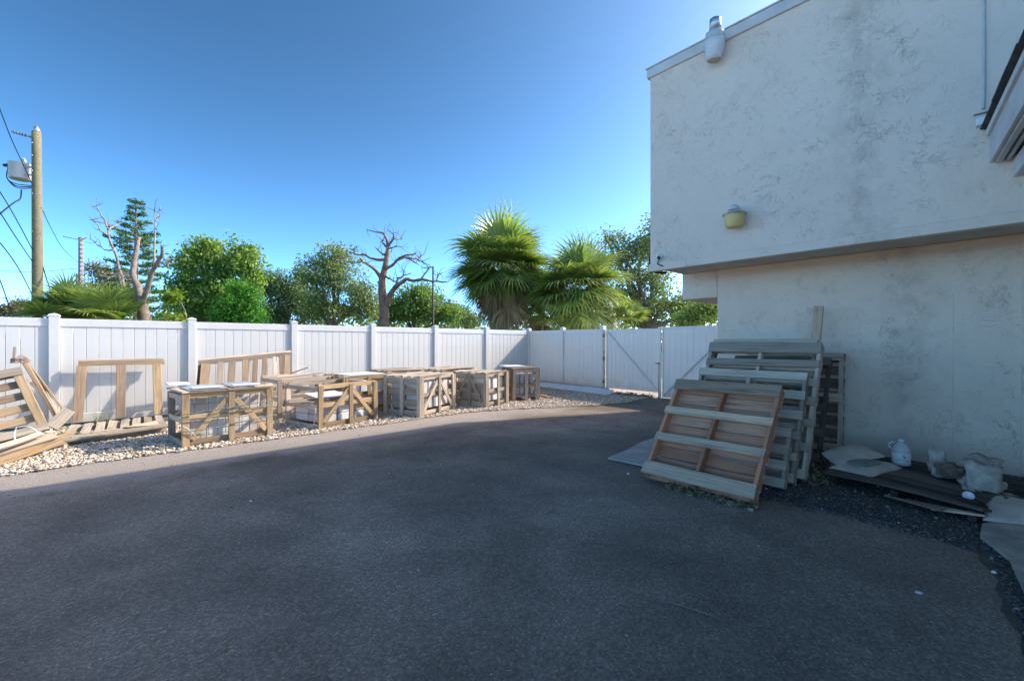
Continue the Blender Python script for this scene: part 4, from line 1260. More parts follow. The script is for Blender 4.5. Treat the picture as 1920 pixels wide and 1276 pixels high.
flap('torn_flap', [(5.50, 0.16, zt + 0.22), (5.56, -0.06, zt + 0.20), (5.76, -0.10, zt + 0.24), (5.74, 0.08, zt + 0.28)], 'paper_trash', tb)
cl = lathe('cup_lid', [(0.037, 0.0), (0.039, 0.004), (0.035, 0.007), (0.033, 0.014), (0.027, 0.016), (0.026, 0.012), (0.004, 0.011)], 'camera_white', None,
           Matrix.Translation((5.22, 0.10, zt + 0.005)) @ Matrix.Rotation(-0.75, 4, 'Y'), 20)
tag(cl, 'round white cup lid at the front edge of the black pallet', 'lid')
b3 = thing('cement_bag', 'pale grey bag lying at the right edge beyond the black pallet', 'bag', (5.3, -0.25, 0.03))
pillow('sack', [(4.92, 0.02, 0.036), (5.15, -0.42, 0.036), (5.78, -0.20, 0.05), (5.60, 0.06, 0.05)], 0.15, 'bag_plastic', b3, seed=8.6)

# litter caught under the front pallet, at the wall foot and by the gate
def litter(label, P, size, nm='leaf_litter', mat='litter'):
    o = leaf_cloud(nm, P, size, RNG.uniform(0, 1, len(P)), mat, None, 0.4, 0.8)
    return tag(o, label, 'leaf litter', kind='stuff')
n = 700
P = np.stack([3.98 + RNG.normal(0, 0.05, n), RNG.uniform(1.3, 2.1, n), np.abs(RNG.normal(0, 0.014, n)) + 0.006], 1)
litter('dry leaves and twigs caught under the front pallet', P, 0.045)
n = 900
P = np.stack([RNG.uniform(5.0, 6.8, n), RNG.uniform(1.0, 1.35, n), np.abs(RNG.normal(0, 0.03, n)) + 0.012], 1)
litter('dry leaves piled between the leaning pallets and cement bags', P, 0.05)
n = 500
P = np.stack([RNG.normal(10.0, 0.08, n), RNG.uniform(5.7, 6.8, n), np.abs(RNG.normal(0, 0.03, n)) + 0.02], 1)
litter('brown dry leaves under the left gate leaf', P, 0.06)
n = 420
P = np.stack([RNG.uniform(-1, 8.5, n), RNG.uniform(0.2, 6.6, n), RNG.uniform(0.004, 0.01, n)], 1)
litter('small dry leaf scraps strewn thinly over the asphalt', P, 0.028, 'leaf_scraps')
for (pts, lab) in (
        ([(1085, 1018), (1110, 1016), (1140, 1019), (1163, 1017)], 'thin twig lying on the asphalt left of the front pallet'),
        ([(1218, 1124), (1262, 1130), (1305, 1143), (1362, 1163)], 'long bent twig lying on asphalt in the right foreground'),
        ([(1466, 1027), (1478, 1033), (1490, 1040)], 'short pale twig on asphalt right of the front pallet'),
        ([(836, 1104), (846, 1108)], 'tiny twig on the asphalt in the middle foreground')):
    o = tube('twig', [gp(a, b, 0.006) for a, b in pts], 0.004, 0.002, 'bark_grey', None, 6, 3)
    tag(o, lab, 'twig', 'twigs on the asphalt')
for (px, py, s, lab) in ((1864, 1074, 0.014, 'white pebble by the concrete edging at the right'), (1178, 889, 0.018, 'white scrap on the asphalt left of the front pallet'), (1537, 893, 0.025, 'white golf-ball sized stone beside the pallet stack'), (470, 940, 0.012, 'pale chip on the asphalt near the shadow edge')):
    p = gp(px, py, 0.0)
    o = crumple('pebble', (p.x, p.y, 0.002), (s, s, s), 'stone_white', None, px * 0.1, 0.8, 0.3, 1)
    tag(o, lab, 'pebble', 'loose white pebbles')
# weed tuft by the upright frame
wt = thing('weed_tuft', 'yellow-green weed tuft growing below the upright frame', 'weed', (-0.15, 9.75, 0.1))
for k in range(16):
    a = random.uniform(0, 6.28); h_ = random.uniform(0.12, 0.26)
    c = Vector((-0.15 + random.uniform(-.09, .09), 9.75 + random.uniform(-.05, .05), 0.05))
    tube('blade', [c, c + Vector((math.cos(a) * 0.03, math.sin(a) * 0.03, h_ * 0.7)), c + Vector((math.cos(a) * 0.11, math.sin(a) * 0.11, h_))], 0.006, 0.001, 'weed', wt, 4, 2)

# ------------------------------------------------------------------ trees beyond the fence
def blob_points(blobs, d, n_clump, per, clump_r, shell=0.55):
    """leaf positions in clumps spread through ellipsoids given as (px, py, rx_px, ry_px[, depth offset])"""
    vol = np.array([b[2] * b[3] for b in blobs], float)
    idx = RNG.choice(len(blobs), n_clump, p=vol / vol.sum())
    C = []
    for i in idx:
        b = blobs[i]
        dd = d + (b[4] if len(b) > 4 else 0.0)
        c = at(b[0], b[1], dd)
        rx, rz = b[2] / FPX * dd, b[3] / FPX * dd
        v = RNG.normal(size=3); v /= np.linalg.norm(v)
        r = RNG.uniform(shell, 1.0) if RNG.uniform() < 0.75 else RNG.uniform(0.1, shell)
        r *= RNG.uniform(0.8, 1.1) if RNG.uniform() < 0.84 else RNG.uniform(1.1, 1.4)
        C.append([c.x + v[0] * rx * r, c.y + v[1] * rx * r, max(0.2, c.z + v[2] * rz * r)])
    C = np.array(C)
    P = np.repeat(C, per, 0) + RNG.normal(size=(n_clump * per, 3)) * clump_r * np.array([1, 1, 0.7])
    ct = RNG.normal(0, 0.16, n_clump)
    tint = np.clip(0.45 + np.repeat(ct, per) + RNG.normal(0, 0.2, len(P)), 0, 1)
    return C, P, tint

def leafy_tree(name, label, px, d, blobs, leaf_mat, bark, n_clump, per, leaf, trunk_r, clump_r=0.22, base_py=640, limbs=8, cat='tree', group='trees beyond the fence', aspect=0.5, shell=0.55):
    base = at(px, 700, d); base.z = 0
    r = thing(name, label, cat, base, group)
    C, P, tint = blob_points(blobs, d, n_clump, per, clump_r, shell)
    leaf_cloud('crown', P, leaf, tint, leaf_mat, r, aspect)
    ctr = Vector(C.mean(0))
    fork = Vector((base.x * 0.7 + ctr.x * 0.3, base.y * 0.7 + ctr.y * 0.3, max(1.2, ctr.z * 0.5)))
    tube('trunk', [base, base * 0.5 + fork * 0.5 + Vector((0.1, -0.1, 0)), fork], trunk_r, trunk_r * 0.7, bark, r, 10, 4, 0.06)
    order = RNG.permutation(len(C))[: limbs * 4]
    for k in range(limbs):
        b = blobs[k % len(blobs)]
        dd = d + (b[4] if len(b) > 4 else 0)
        hub = at(b[0] + RNG.uniform(-.5, .5) * b[2], b[1] + RNG.uniform(-.4, .3) * b[3], dd)
        mid = fork.lerp(hub, 0.5) + Vector(RNG.normal(size=3)) * 0.25
        lb_ = tube('limb', [fork, mid, hub], trunk_r * 0.5, trunk_r * 0.16, bark, r, 7, 4, 0.05)
        ends = sorted(order, key=lambda q: (Vector(C[q]) - hub).length)[:4]
        for q in ends:
            e = Vector(C[q])
            if (e - hub).length < 2.5:
                tube('branch', [hub, hub.lerp(e, 0.5) + Vector(RNG.normal(size=3)) * 0.12, e], trunk_r * 0.17, 0.008, bark, lb_, 5, 3)
    return r

leafy_tree('leafy_tree', 'broad sunlit green tree behind the second fence panel from left', 405, 19,
    [(345, 500, 28, 26), (385, 478, 34, 30), (360, 545, 40, 34), (420, 520, 34, 40), (462, 490, 28, 34), (470, 530, 24, 34), (425, 560, 50, 36), (370, 590, 50, 25), (335, 560, 22, 40, 1), (455, 470, 16, 16), (392, 460, 20, 14)],
    'leaf_green', 'bark_grey', 480, 42, 0.16, 0.22, 0.20, limbs=11)
leafy_tree('round_bush', 'vivid green bush in front of the broad green tree', 450, 16.5,
    [(445, 580, 30, 30), (425, 592, 26, 22), (480, 592, 18, 24), (462, 550, 16, 26), (440, 545, 12, 18), (474, 570, 16, 18), (410, 585, 12, 20)], 'leaf_bright', 'bark_grey', 260, 42, 0.10, 0.08, 0.15, limbs=4, cat='bush', group='bushes beyond the fence')
leafy_tree('oak_tree', 'dark olive oak right of the vivid green bush', 530, 26,
    [(515, 545, 26, 36), (550, 555, 40, 44), (520, 590, 40, 28), (585, 580, 36, 36), (500, 525, 14, 20), (560, 515, 18, 14)], 'leaf_dark', 'bark_grey', 400, 42, 0.15, 0.22, 0.26, limbs=8)
leafy_tree('oak_tree', 'tall olive oak with open crown left of the bare orange tree', 617, 23,
    [(600, 490, 26, 20), (632, 472, 28, 16), (585, 515, 28, 26), (645, 505, 34, 22), (620, 530, 44, 26), (670, 545, 34, 30), (590, 575, 34, 30), (650, 580, 50, 28), (690, 575, 30, 34), (630, 500, 20, 20)],
    'leaf_olive', 'bark_pale', 420, 36, 0.14, 0.22, 0.25, limbs=12)
leafy_tree('round_tree', 'low rounded green tree behind the bare orange tree', 775, 30,
    [(770, 575, 50, 36), (735, 590, 30, 26), (810, 580, 36, 32), (790, 555, 34, 22), (845, 590, 24, 24)], 'leaf_lush', 'bark_grey', 460, 46, 0.17, 0.2, 0.28, limbs=6)
leafy_tree('far_tree', 'pale far tree seen between round tree and the palms', 865, 38,
    [(860, 590, 30, 22), (880, 600, 30, 14), (845, 575, 14, 12)], 'leaf_olive', 'bark_grey', 150, 40, 0.2, 0.2, 0.3, limbs=4)
leafy_tree('oak_tree', 'loose grey-green oak half hidden by the stucco building', 1215, 21,
    [(1150, 450, 26, 20), (1190, 470, 36, 24), (1160, 500, 34, 28), (1220, 455, 26, 36), (1215, 520, 44, 30), (1170, 555, 34, 30), (1240, 560, 50, 34), (1205, 590, 44, 26), (1225, 420, 14, 22), (1280, 580, 40, 34), (1320, 570, 34, 40), (1150, 590, 20, 22)],
    'leaf_olive', 'bark_grey', 540, 34, 0.14, 0.26, 0.24, limbs=13)
leafy_tree('leafy_bush', 'bright green bush seen through the gap under the corner beam', 1312, 15,
    [(1305, 588, 26, 20), (1330, 580, 22, 24), (1285, 600, 18, 14)], 'leaf_lush', 'bark_grey', 160, 40, 0.10, 0.05, 0.14, limbs=3, cat='bush', group='bushes beyond the fence')
leafy_tree('brown_tree', 'far brownish tree left of the pruned trunk', 190, 34,
    [(185, 505, 26, 14), (215, 515, 22, 14), (170, 500, 12, 10), (225, 540, 26, 24), (190, 545, 30, 26)], 'leaf_brown', 'bark_pale', 170, 34, 0.17, 0.16, 0.3, limbs=6)
leafy_tree('brown_tree', 'small dull far tree at the left edge beside the utility pole', 30, 36,
    [(30, 585, 26, 14), (12, 580, 12, 12), (50, 578, 14, 14), (35, 570, 10, 8)], 'leaf_brown', 'bark_grey', 120, 34, 0.17, 0.12, 0.3, limbs=4)
leafy_tree('sapling', 'thin yellow-green sapling right of the pruned trunk', 322, 14.6,
    [(318, 560, 12, 10), (326, 598, 16, 10), (330, 552, 8, 8)], 'leaf_yellow', 'bark_pale', 36, 26, 0.12, 0.05, 0.09, limbs=3)

# far wood closing the view low behind everything
n = 20000
ang = RNG.uniform(-60, 62, n)
dd = RNG.uniform(46, 62, n)
zt_ = 5.0 + 0.9 * np.sin(ang * 0.31) + 0.8 * np.sin(ang * 0.83 + 1) + 0.5 * np.sin(ang * 2.1)
R_ = np.tan(np.radians(ang)) * dd
X_ = dd * CT + R_ * ST; Y_ = dd * ST - R_ * CT
Z_ = RNG.uniform(0, 1, n) ** 0.8 * np.clip(zt_, 1.0, 7) * np.where(ang < -43, 0.55, 1.0)
o = leaf_cloud('far_wood', np.stack([X_, Y_, Z_], 1), 0.55, RNG.uniform(0, 1, n), 'leaf_olive', None, 0.7)
tag(o, 'low dark far wood closing the view above the fence', 'wood', kind='stuff')

# bare dead trees: polylines read off the photo, each limb a part
def limb_px(r, name, pts, d, w0, w1, bark, n=8, dz=0.0, wob_=0.06):
    P = []
    m = len(pts) - 1
    for i, (px, py) in enumerate(pts):
        P.append(at(px, py, d + dz * i / m))
        if i < m:
            qx, qy = pts[i + 1]
            k = 0.09 * math.hypot(qx - px, qy - py)
            P.append(at((px + qx) / 2 + random.uniform(-k, k), (py + qy) / 2 + random.uniform(-k, k), d + dz * (i + .5) / m))
    o = tube(name, P, w0 / FPX * d / 2, w1 / FPX * d / 2, bark, r, n, 3, 0.12)
    for _ in range(4 if w0 > 8 else 6):
        i = random.randrange(max(1, len(P) // 3), len(P))
        a = P[i]
        v = Vector((random.gauss(0, 1), random.gauss(0, 1), random.gauss(0.5, 0.8))).normalized()
        ln = random.uniform(0.18, 0.5) * d / 17
        mid = a + v * ln * 0.5 + Vector((random.gauss(0, 1), random.gauss(0, 1), random.gauss(0, 1))) * 0.06
        tube('twig', [a, mid, a + v * ln + Vector((0, 0, 0.05))], 0.014, 0.003, 'bark_grey' if random.random() < 0.6 else bark, o, 5, 3)
    return o

D = 17.0
base = at(722, 700, D); base.z = 0
dt = thing('dead_tree', 'bare orange-barked dead tree with broken twisting limbs', 'tree', base, 'bare trees beyond the fence')
tk = tube('trunk', [Vector((base.x, base.y, 0)), at(721, 612, D), at(719, 570, D), at(716, 530, D), at(722, 500, D), at(727, 470, D), at(728, 455, D)], 0, 0, 'bark_red', dt, 12, 5, 0.05,
          [18.5 / FPX * D / 2 * k for k in (1.15, 1.0, 0.92, 0.72, 0.56, 0.42, 0.34)])
for pts, w0, w1, dz in (
    ([(727, 458), (724, 447), (718, 437), (705, 435), (688, 431)], 6, 1.5, 0.8),
    ([(728, 462), (736, 450), (738, 440), (732, 434)], 5, 1.5, -0.6),
    ([(736, 446), (746, 449), (754, 449)], 3, 1, 0.5),
    ([(728, 466), (742, 462), (753, 463)], 3, 1, -0.8),
    ([(721, 478), (712, 472), (703, 463)], 4, 1.5, 1.0),
    ([(723, 462), (717, 455), (720, 446)], 4, 1.5, 0.3),
    ([(721, 487), (708, 487), (695, 484), (682, 477), (668, 477), (654, 472)], 6, 2, 1.5),
    ([(713, 520), (708, 512), (700, 503), (690, 496), (680, 491), (676, 484)], 7, 3, -1.0),
    ([(664, 476), (666, 463)], 3, 1.5, 0),
    ([(676, 492), (660, 491), (645, 488), (630, 492)], 3, 1.2, -0.6),
    ([(725, 503), (737, 496), (748, 484), (762, 478), (779, 476)], 6, 2, -1.2),
    ([(745, 488), (762, 482), (778, 485), (790, 490), (805, 496)], 4, 1.5, 0.7),
    ([(783, 487), (790, 480), (796, 475)], 3, 1, 0.3),
    ([(762, 484), (775, 490), (786, 497)], 3, 1, -0.5),
    ([(722, 518), (734, 524), (742, 528)], 4, 2, -0.5),
    ([(724, 572), (730, 556), (740, 540), (752, 530), (762, 523), (778, 526), (800, 525), (820, 527), (838, 528)], 11, 2, -1.5),
    ([(742, 537), (746, 522), (757, 516), (771, 512)], 5, 1.5, 0.7),
    ([(757, 516), (757, 509)], 3, 1, 0),
    ([(788, 525), (795, 515), (800, 508), (805, 501), (813, 500)], 4, 1.5, 0.5),
    ([(818, 526), (822, 516), (830, 511)], 3, 1, 0.5)):
    limb_px(dt, 'limb', pts, D - 0.02, w0, w1, 'bark_red' if w0 > 5 else 'bark_grey', 7, dz)

D = 15.0
base = at(272, 700, D); base.z = 0
pt_ = thing('pruned_tree', 'pale pruned tree with three thick upright limbs beside the pine', 'tree', base, 'bare trees beyond the fence')
tube('trunk', [base, at(271, 605, D), at(267, 580, D), at(264, 560, D)], 0, 0, 'bark_tan', pt_, 12, 5, 0.05, [0.26, 0.2, 0.165, 0.14])
for pts, w0, w1, dz in (
    ([(264, 562), (257, 535), (249, 510), (252, 490), (257, 465), (261, 445)], 13, 6, 0.6),
    ([(267, 562), (277, 538), (284, 512), (296, 492), (304, 478), (304, 460)], 10, 5, -0.6),
    ([(260, 566), (245, 553), (232, 535), (222, 500), (212, 465), (203, 435), (200, 420)], 8, 2.5, 0.9),
    ([(200, 425), (190, 405), (184, 392), (182, 378)], 3, 1, 0.4),
    ([(201, 440), (188, 432), (176, 415), (168, 412)], 3, 1, -0.4),
    ([(212, 468), (196, 468), (183, 460), (172, 450)], 3, 1, 0.4),
    ([(203, 430), (215, 424), (228, 418)], 3, 1, 0.6),
    ([(290, 498), (290, 450), (291, 415), (290, 395)], 4, 1.2, 0.4),
    ([(291, 415), (296, 402), (299, 392)], 2, 0.8, 0.2),
    ([(302, 478), (310, 488), (316, 505)], 3, 1, -0.5),
    ([(226, 520), (212, 518), (200, 524)], 3, 1.2, -0.5),
    ([(225, 540), (225, 528), (222, 515)], 5, 3, -0.3)):
    limb_px(pt_, 'limb', pts, D, w0, w1, 'bark_tan' if w0 > 7 else 'bark_pale', 7, dz)

# tiered pine
D = 27.0
base = at(256, 700, D); base.z = 0
pine = thing('tiered_pine', 'tall tiered pine rising behind the pruned tree', 'tree', base, 'trees beyond the fence')
top = at(255, 374, D)
tube('trunk', [base, Vector((top.x, top.y, top.z * 0.5)), top], 0.22, 0.03, 'bark_grey', pine, 8, 4)
PP, TT = [], []
z = 2.0
while z < top.z - 0.15:
    fz = 1 - z / top.z
    ln = 0.35 + 3.0 * fz ** 0.8 * (1.0 if fz > 0.12 else 0.55)
    m = 6 if fz > 0.2 else 5
    a0 = RNG.uniform(0, 6.28)
    for k in range(m):
        if RNG.uniform() < 0.12: continue
        a = a0 + 6.283 * k / m + RNG.normal(0, 0.12)
        L_ = ln * RNG.uniform(0.75, 1.1)
        e = Vector((math.cos(a), math.sin(a), 0.10)) * L_
        c = Vector((base.x, base.y, z))
        tube('branch', [c, c + e * 0.5 + Vector((0, 0, -0.08 * L_)), c + e + Vector((0, 0, 0.05))], 0.03 * (0.5 + fz), 0.008, 'bark_grey', pine, 5, 3)
        nn = int(90 * L_)
        t_ = RNG.uniform(0.25, 1.02, nn)
        sp_ = RNG.normal(0, 0.10 + 0.05 * L_ * t_ * 0.5, nn)
        px_ = c.x + math.cos(a) * L_ * t_ - math.sin(a) * sp_
        py_ = c.y + math.sin(a) * L_ * t_ + math.cos(a) * sp_
        pz_ = c.z + 0.10 * L_ * t_ + np.abs(RNG.normal(0, 0.09, nn)) - 0.06
        PP.append(np.stack([px_, py_, pz_], 1)); TT.append(np.clip(0.45 + RNG.normal(0, 0.12) + RNG.normal(0, 0.2, nn), 0, 1))
    z += 0.34 + 0.42 * fz
leaf_cloud('crown', np.concatenate(PP), 0.20, np.concatenate(TT), 'pine_needles', pine, 0.3)

# ------------------------------------------------------------------ palms
def frond_mesh(el, Lp, Lb, droop, nseg, seed, wid=0.055, spread=118):
    """a fan frond leaving the origin along +x at elevation el; petiole then a folded fan of strips"""
    rg = np.random.default_rng(seed)
    V, F, T = [], [], []
    def quad(a, b, c, d, t):
        i = len(V); V.extend([a, b, c, d]); F.append((i, i + 1, i + 2, i + 3)); T.extend([t] * 4)
    d0 = np.array([math.cos(el), 0, math.sin(el)])
    pts = []
    p = np.zeros(3); v = d0.copy()
    for i in range(7):
        pts.append(p.copy()); p = p + v * Lp / 6; v = v + np.array([0, 0, -0.05 * droop]); v /= np.linalg.norm(v)
    for i in range(6):
        w0, w1 = 0.022 * (1 - i / 9), 0.022 * (1 - (i + 1) / 9)
        s = np.array([0, 1, 0])
        quad(pts[i] - s * w0, pts[i] + s * w0, pts[i + 1] + s * w1, pts[i + 1] - s * w1, 0.75)
        n_ = np.cross(v, s)
        quad(pts[i] - n_ * w0 * .7, pts[i] + n_ * w0 * .7, pts[i + 1] + n_ * w1 * .7, pts[i + 1] - n_ * w1 * .7, 0.7)
    hub, f = pts[-1], v
    s = np.array([0, 1.0, 0]); n_ = np.cross(f, s); n_ = -n_ if n_[2] < 0 else n_
    for j in range(nseg):
        u = (j + 0.5) / nseg * 2 - 1
        phi = math.radians(spread) * u + rg.normal(0, 0.02)
        dr = f * math.cos(phi) + s * math.sin(phi) + n_ * (0.28 * abs(u) - 0.05)
        dr /= np.linalg.norm(dr)
        L_ = Lb * (0.62 + 0.38 * math.cos(phi * 0.75)) * rg.uniform(0.88, 1.08)
        q = [hub + f * 0.05 * math.cos(phi)]
        vv = dr.copy()
        for k in range(5):
            q.append(q[-1] + vv * L_ / 5)
            vv = vv + np.array([0, 0, -(0.05 + 0.16 * k) * droop * rg.uniform(0.8, 1.2)]); vv /= np.linalg.norm(vv)
        sd = np.cross(dr, n_); sd /= np.linalg.norm(sd)
        ws = [0.5, 1.35, 1.25, 0.75, 0.32, 0.04]
        t = float(np.clip(0.5 + rg.normal(0, 0.16), 0, 1))
        for k in range(5):
            a, b = wid * ws[k] * 0.5, wid * ws[k + 1] * 0.5
            quad(q[k] - sd * a, q[k] + sd * a, q[k + 1] + sd * b, q[k + 1] - sd * b, min(1, t + 0.06 * k))
    return np_mesh('frond', np.array(V), np.array(F), np.array(T))

FRONDS = {}
def frond(el_deg, kind, size):
    e = int(round(el_deg / 15.0) * 15)
    v = random.randrange(2)
    key = (e, v, kind, size)
    if key not in FRONDS:
        droop = {'live': 0.72, 'dead': 2.0, 'low': 0.55}[kind]
        Lp, Lb = {'live': (0.80, 1.15), 'dead': (0.55, 1.0), 'low': (0.75, 0.85)}[kind]
        FRONDS[key] = frond_mesh(math.radians(e), Lp * size, Lb * size, droop, 30 if kind != 'dead' else 20, hash(key) % 9999 if False else (e + 200) * 7 + v * 31 + len(kind), 0.06 * size if kind != 'dead' else 0.045 * size, 118 if kind != 'dead' else 70)
        FRONDS[key].materials.append(MATS['palm_dead' if kind == 'dead' else 'palm_leaf'])
    return FRONDS[key]

def palm(name, label, px, py, d, size, n_live, n_dead, trunk=True, kind='live', el_rng=(-30, 84), cat='palm', group=None, trunk_r=0.2, spread_c=0.12):
    c = at(px, py, d)
    base = Vector((c.x, c.y, 0))
    r = thing(name, label, cat, base, group)
    if trunk:
        tube('trunk', [base, Vector((c.x + 0.08, c.y, c.z * 0.5)), c - Vector((0, 0, 0.1))], trunk_r, trunk_r * 0.85, 'bark_grey', r, 10, 4, 0.08)
    ga = 2.39996
    for i in range(n_live + n_dead):
        dead = i >= n_live
        if dead:
            el = random.uniform(-85, -28)
        else:
            f = (i + 0.5) / n_live
            el = el_rng[1] + (el_rng[0] - el_rng[1]) * f ** 0.9 + random.uniform(-14, 14)
        me = frond(el, 'dead' if dead else kind, size)
        a = i * ga + random.uniform(-0.25, 0.25)
        off = Vector((random.uniform(-1, 1), random.uniform(-1, 1), random.uniform(-1, 0.6))) * spread_c
        if dead:
            off.z -= random.uniform(0.0, 0.7) * size
        M = Matrix.Translation(c + off) @ Matrix.Rotation(a, 4, 'Z') @ Matrix.Rotation(random.uniform(-0.14, 0.14), 4, 'Y') @ Matrix.Rotation(random.uniform(-0.35, 0.35), 4, 'X')
        k = random.uniform(0.85, 1.1) if random.random() < 0.68 else random.uniform(0.5, 0.75)
        M = M @ Matrix.Diagonal((k, k, k, 1))
        link('dead_frond' if dead else 'frond', me, None, r, M)
    return r

palm('fan_palm', 'largest fan palm, its brown skirt hanging behind the fence corner', 945, 506, 19.5, 1.50, 100, 64, cat='palm', group='tall fan palms')
palm('fan_palm', 'shorter bright fan palm right of the largest palm', 1080, 545, 18.0, 1.36, 84, 18, cat='palm', group='tall fan palms')
palm('fan_palm', 'dark low fan palm tucked between the two tall palms', 1014, 560, 21.0, 1.2, 40, 10, cat='palm', group='tall fan palms')
for (px, py, d, s, nl, nd, lab) in (
    (118, 606, 14.4, 0.95, 34, 6, 'leftmost palmetto clump, right beside the utility pole'),
    (160, 606, 15.0, 1.0, 36, 6, 'middle palmetto clump left of the pruned tree'),
    (212, 608, 14.6, 0.95, 36, 6, 'palmetto clump touching the pruned trunk'),
    (1180, 604, 17.5, 0.70, 18, 2, 'small palmetto behind the left gate leaf'),
    (1048, 606, 17.0, 0.72, 18, 1, 'small bright palmetto poking just over the back fence')):
    palm('palmetto', lab, px, py, d, s, nl, nd, False, 'low', (12, 86), 'palmetto', 'palmetto clumps beyond the fence', 0.1, 0.22)

# ------------------------------------------------------------------ poles and wires
D = 15.0
pb = at(70, 700, D); pb.z = 0
up_ = thing('utility_pole', 'tall greenish wooden utility pole at far left carrying a transformer', 'pole', pb)
ztop = at(67, 248, D).z
pole_x = Vector((pb.x, pb.y, 0))
tube('pole', [pole_x, Vector((pb.x, pb.y, ztop * 0.5)), Vector((pb.x - 0.02, pb.y, ztop))], 0.158, 0.120, 'wood_pole', up_, 14, 4)
lathe('pole_cap', [(0.12, 0.0), (0.07, 0.13), (0.004, 0.26)], 'galvanised', up_, Matrix.Translation((pb.x - 0.02, pb.y, ztop + 0.002)), 10)
right = Vector((ST, -CT, 0))
a0, a1 = at(62, 258, D), at(21, 246, D - 0.3)
tube('insulator_arm', [a0, a1], 0.035, 0.03, 'painted_grey', up_, 8, 1)
for k in range(5):
    q = a0.lerp(a1, 0.35 + 0.13 * k)
    dirn = (a1 - a0).normalized()
    lathe('insulator_disc', [(0.03, -0.02), (0.055, 0.0), (0.03, 0.02)], 'steel_dark', up_, Matrix.Translation(q) @ dirn.to_track_quat('Z', 'Y').to_matrix().to_4x4(), 12)
for zz in (0.95, 0.9, 0.84, 0.75, 0.6):
    lathe('bolt', [(0.02, 0), (0.02, 0.03), (0.01, 0.035)], 'galvanised', up_, Matrix.Translation((pb.x - CT * 0.15, pb.y - ST * 0.15, ztop * zz)) @ Vector((-CT, -ST, 0)).to_track_quat('Z', 'Y').to_matrix().to_4x4(), 8)
tc_ = at(38, 320, D)
tr_ = thing('transformer', 'pale grey drum transformer hung on the utility pole', 'transformer', tc_)
M = Matrix.Translation(tc_)
lathe('tank', [(0.26, -0.31), (0.285, -0.29), (0.285, 0.20), (0.30, 0.21), (0.30, 0.235), (0.27, 0.255), (0.05, 0.29)], 'transformer_grey', tr_, M, 24)
lathe('bushing', [(0.05, 0.26), (0.075, 0.30), (0.05, 0.33), (0.07, 0.36), (0.04, 0.40), (0.02, 0.43)], 'painted_grey', tr_, Matrix.Translation(tc_ + right * 0.12), 12)
for k in (-1, 0, 1):
    lathe('low_bushing', [(0.03, 0), (0.06, 0.05), (0.035, 0.10), (0.055, 0.14), (0.02, 0.2)], 'black_rubber', tr_, Matrix.Translation(tc_ - right * 0.26 + Vector((CT * 0.12 * k, ST * 0.12 * k, 0.14))) @ (-right).to_track_quat('Z', 'Y').to_matrix().to_4x4(), 10)
for zz in (-0.15, 0.12):
    board('hanger', tc_ + right * 0.28 + Vector((0, 0, zz)), tc_ + right * 0.46 + Vector((0, 0, zz)), 0.08, 0.04, (0, 0, 1), 'galvanised', tr_, 0)
for k, (dx, dz_) in enumerate(((-0.42, -0.45), (-0.36, -0.52), (-0.30, -0.58))):
    tube('lead', [tc_ - right * 0.42 + Vector((0, 0, 0.13 - k * 0.02)), tc_ - right * 0.46 + Vector((0, 0, -0.25)), tc_ + right * dx * 0.4 + Vector((0, 0, dz_)), tc_ + right * 0.40 + Vector((0, 0, -0.52 - 0.04 * k))], 0.016, 0.016, 'wire_black', tr_, 6, 5)

D2 = 31.0
b2_ = at(152, 700, D2); b2_.z = 0
p2 = thing('utility_pole', 'distant dark utility pole with side arm left of the pruned tree', 'pole', b2_)
z2 = at(152, 445, D2).z
tube('pole', [b2_, Vector((b2_.x, b2_.y, z2))], 0.17, 0.14, 'bark_grey', p2, 10, 1)
tube('side_arm', [at(150, 449, D2), at(118, 443, D2)], 0.04, 0.03, 'painted_grey', p2, 6, 1)
tube('side_arm', [at(154, 449, D2), at(166, 444, D2)], 0.04, 0.03, 'painted_grey', p2, 6, 1)
for k in range(10):
    q = at(153.5, 456 + k * 8, D2 - 0.17)
    box('step', (q.x - 0.10, q.y - 0.05, q.z - 0.06), (q.x + 0.10, q.y + 0.05, q.z + 0.06), 'painted_grey', p2, 0.01)
D3 = 40.0
b3_ = at(145, 700, D3); b3_.z = 0
p3 = thing('utility_pole', 'faintest far pole just left of the distant dark pole', 'pole', b3_)
tube('pole', [b3_, at(145, 512, D3)], 0.14, 0.11, 'bark_grey', p3, 8, 1)
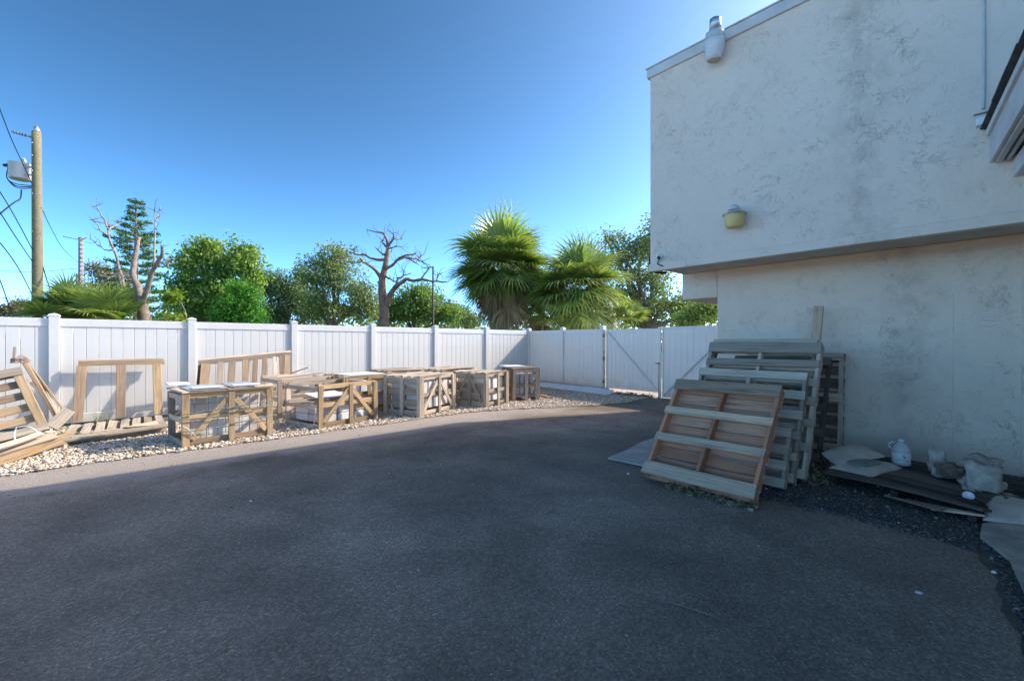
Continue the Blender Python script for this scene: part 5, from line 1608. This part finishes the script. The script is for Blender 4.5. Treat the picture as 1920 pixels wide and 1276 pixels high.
tube('cross_arm', [at(138, 517, D3), at(151, 515, D3)], 0.05, 0.05, 'bark_grey', p3, 6, 1)

def wire(label, pts, r=0.013):
    o = tube('wire', [at(*p) for p in pts], r, r, 'wire_black', None, 5, 6)
    return tag(o, label, 'wire', 'overhead wires at the left')
wire('topmost wire crossing in front of the transformer to the pole', [(-20, 150, 12), (0, 205, 12.6), (22, 262, 13.4), (48, 318, 14.4), (66, 358, 15)])
wire('wire sagging from the tall pole right to the distant pole', [(78, 390, 15), (98, 432, 20), (120, 468, 25), (150, 495, 31)])
wire('upper wire from left edge down to the tall pole', [(-20, 335, 10), (0, 360, 11), (30, 410, 13), (62, 470, 15)])
wire('second wire from left edge down to the tall pole', [(-20, 372, 10), (0, 398, 11), (30, 445, 13), (62, 492, 15)])
wire('looping service cable below the transformer', [(-10, 410, 11), (8, 394, 12), (26, 380, 13.5), (38, 372, 14.5), (40, 356, 15)], 0.02)
wire('lower wire leaving the tall pole beyond the palmetto', [(-20, 440, 10), (0, 455, 11), (40, 512, 13), (80, 595, 16)])
wire('steep wire at the bottom left of sky', [(-10, 505, 9), (2, 530, 10), (18, 575, 11), (30, 604, 12)], 0.011)
wire('thick cable running from pole behind the palmetto', [(72, 470, 15), (80, 498, 17), (88, 525, 20), (95, 545, 23)], 0.022)
wire('level wire far left just above the wood', [(-20, 505, 40), (60, 510, 40), (145, 503, 36)], 0.02)

# lamp pole near the palms
D = 26.0
lb_ = at(812, 700, D); lb_.z = 0
lp = thing('lamp_pole', 'slim greenish lamp pole standing left of the largest palm', 'lamp pole', lb_)
tube('pole', [lb_, at(812, 500, D)], 0.075, 0.055, 'wood_pole', lp, 8, 1)
tube('arm', [at(812, 573, D), at(825, 568, D), at(842, 567, D)], 0.035, 0.025, 'painted_grey', lp, 6, 3)
box('lamp_head', tuple(at(846, 568, D) - Vector((0.22, 0.22, 0.05))), tuple(at(846, 568, D) + Vector((0.22, 0.22, 0.05))), 'painted_grey', lp, 0.02)
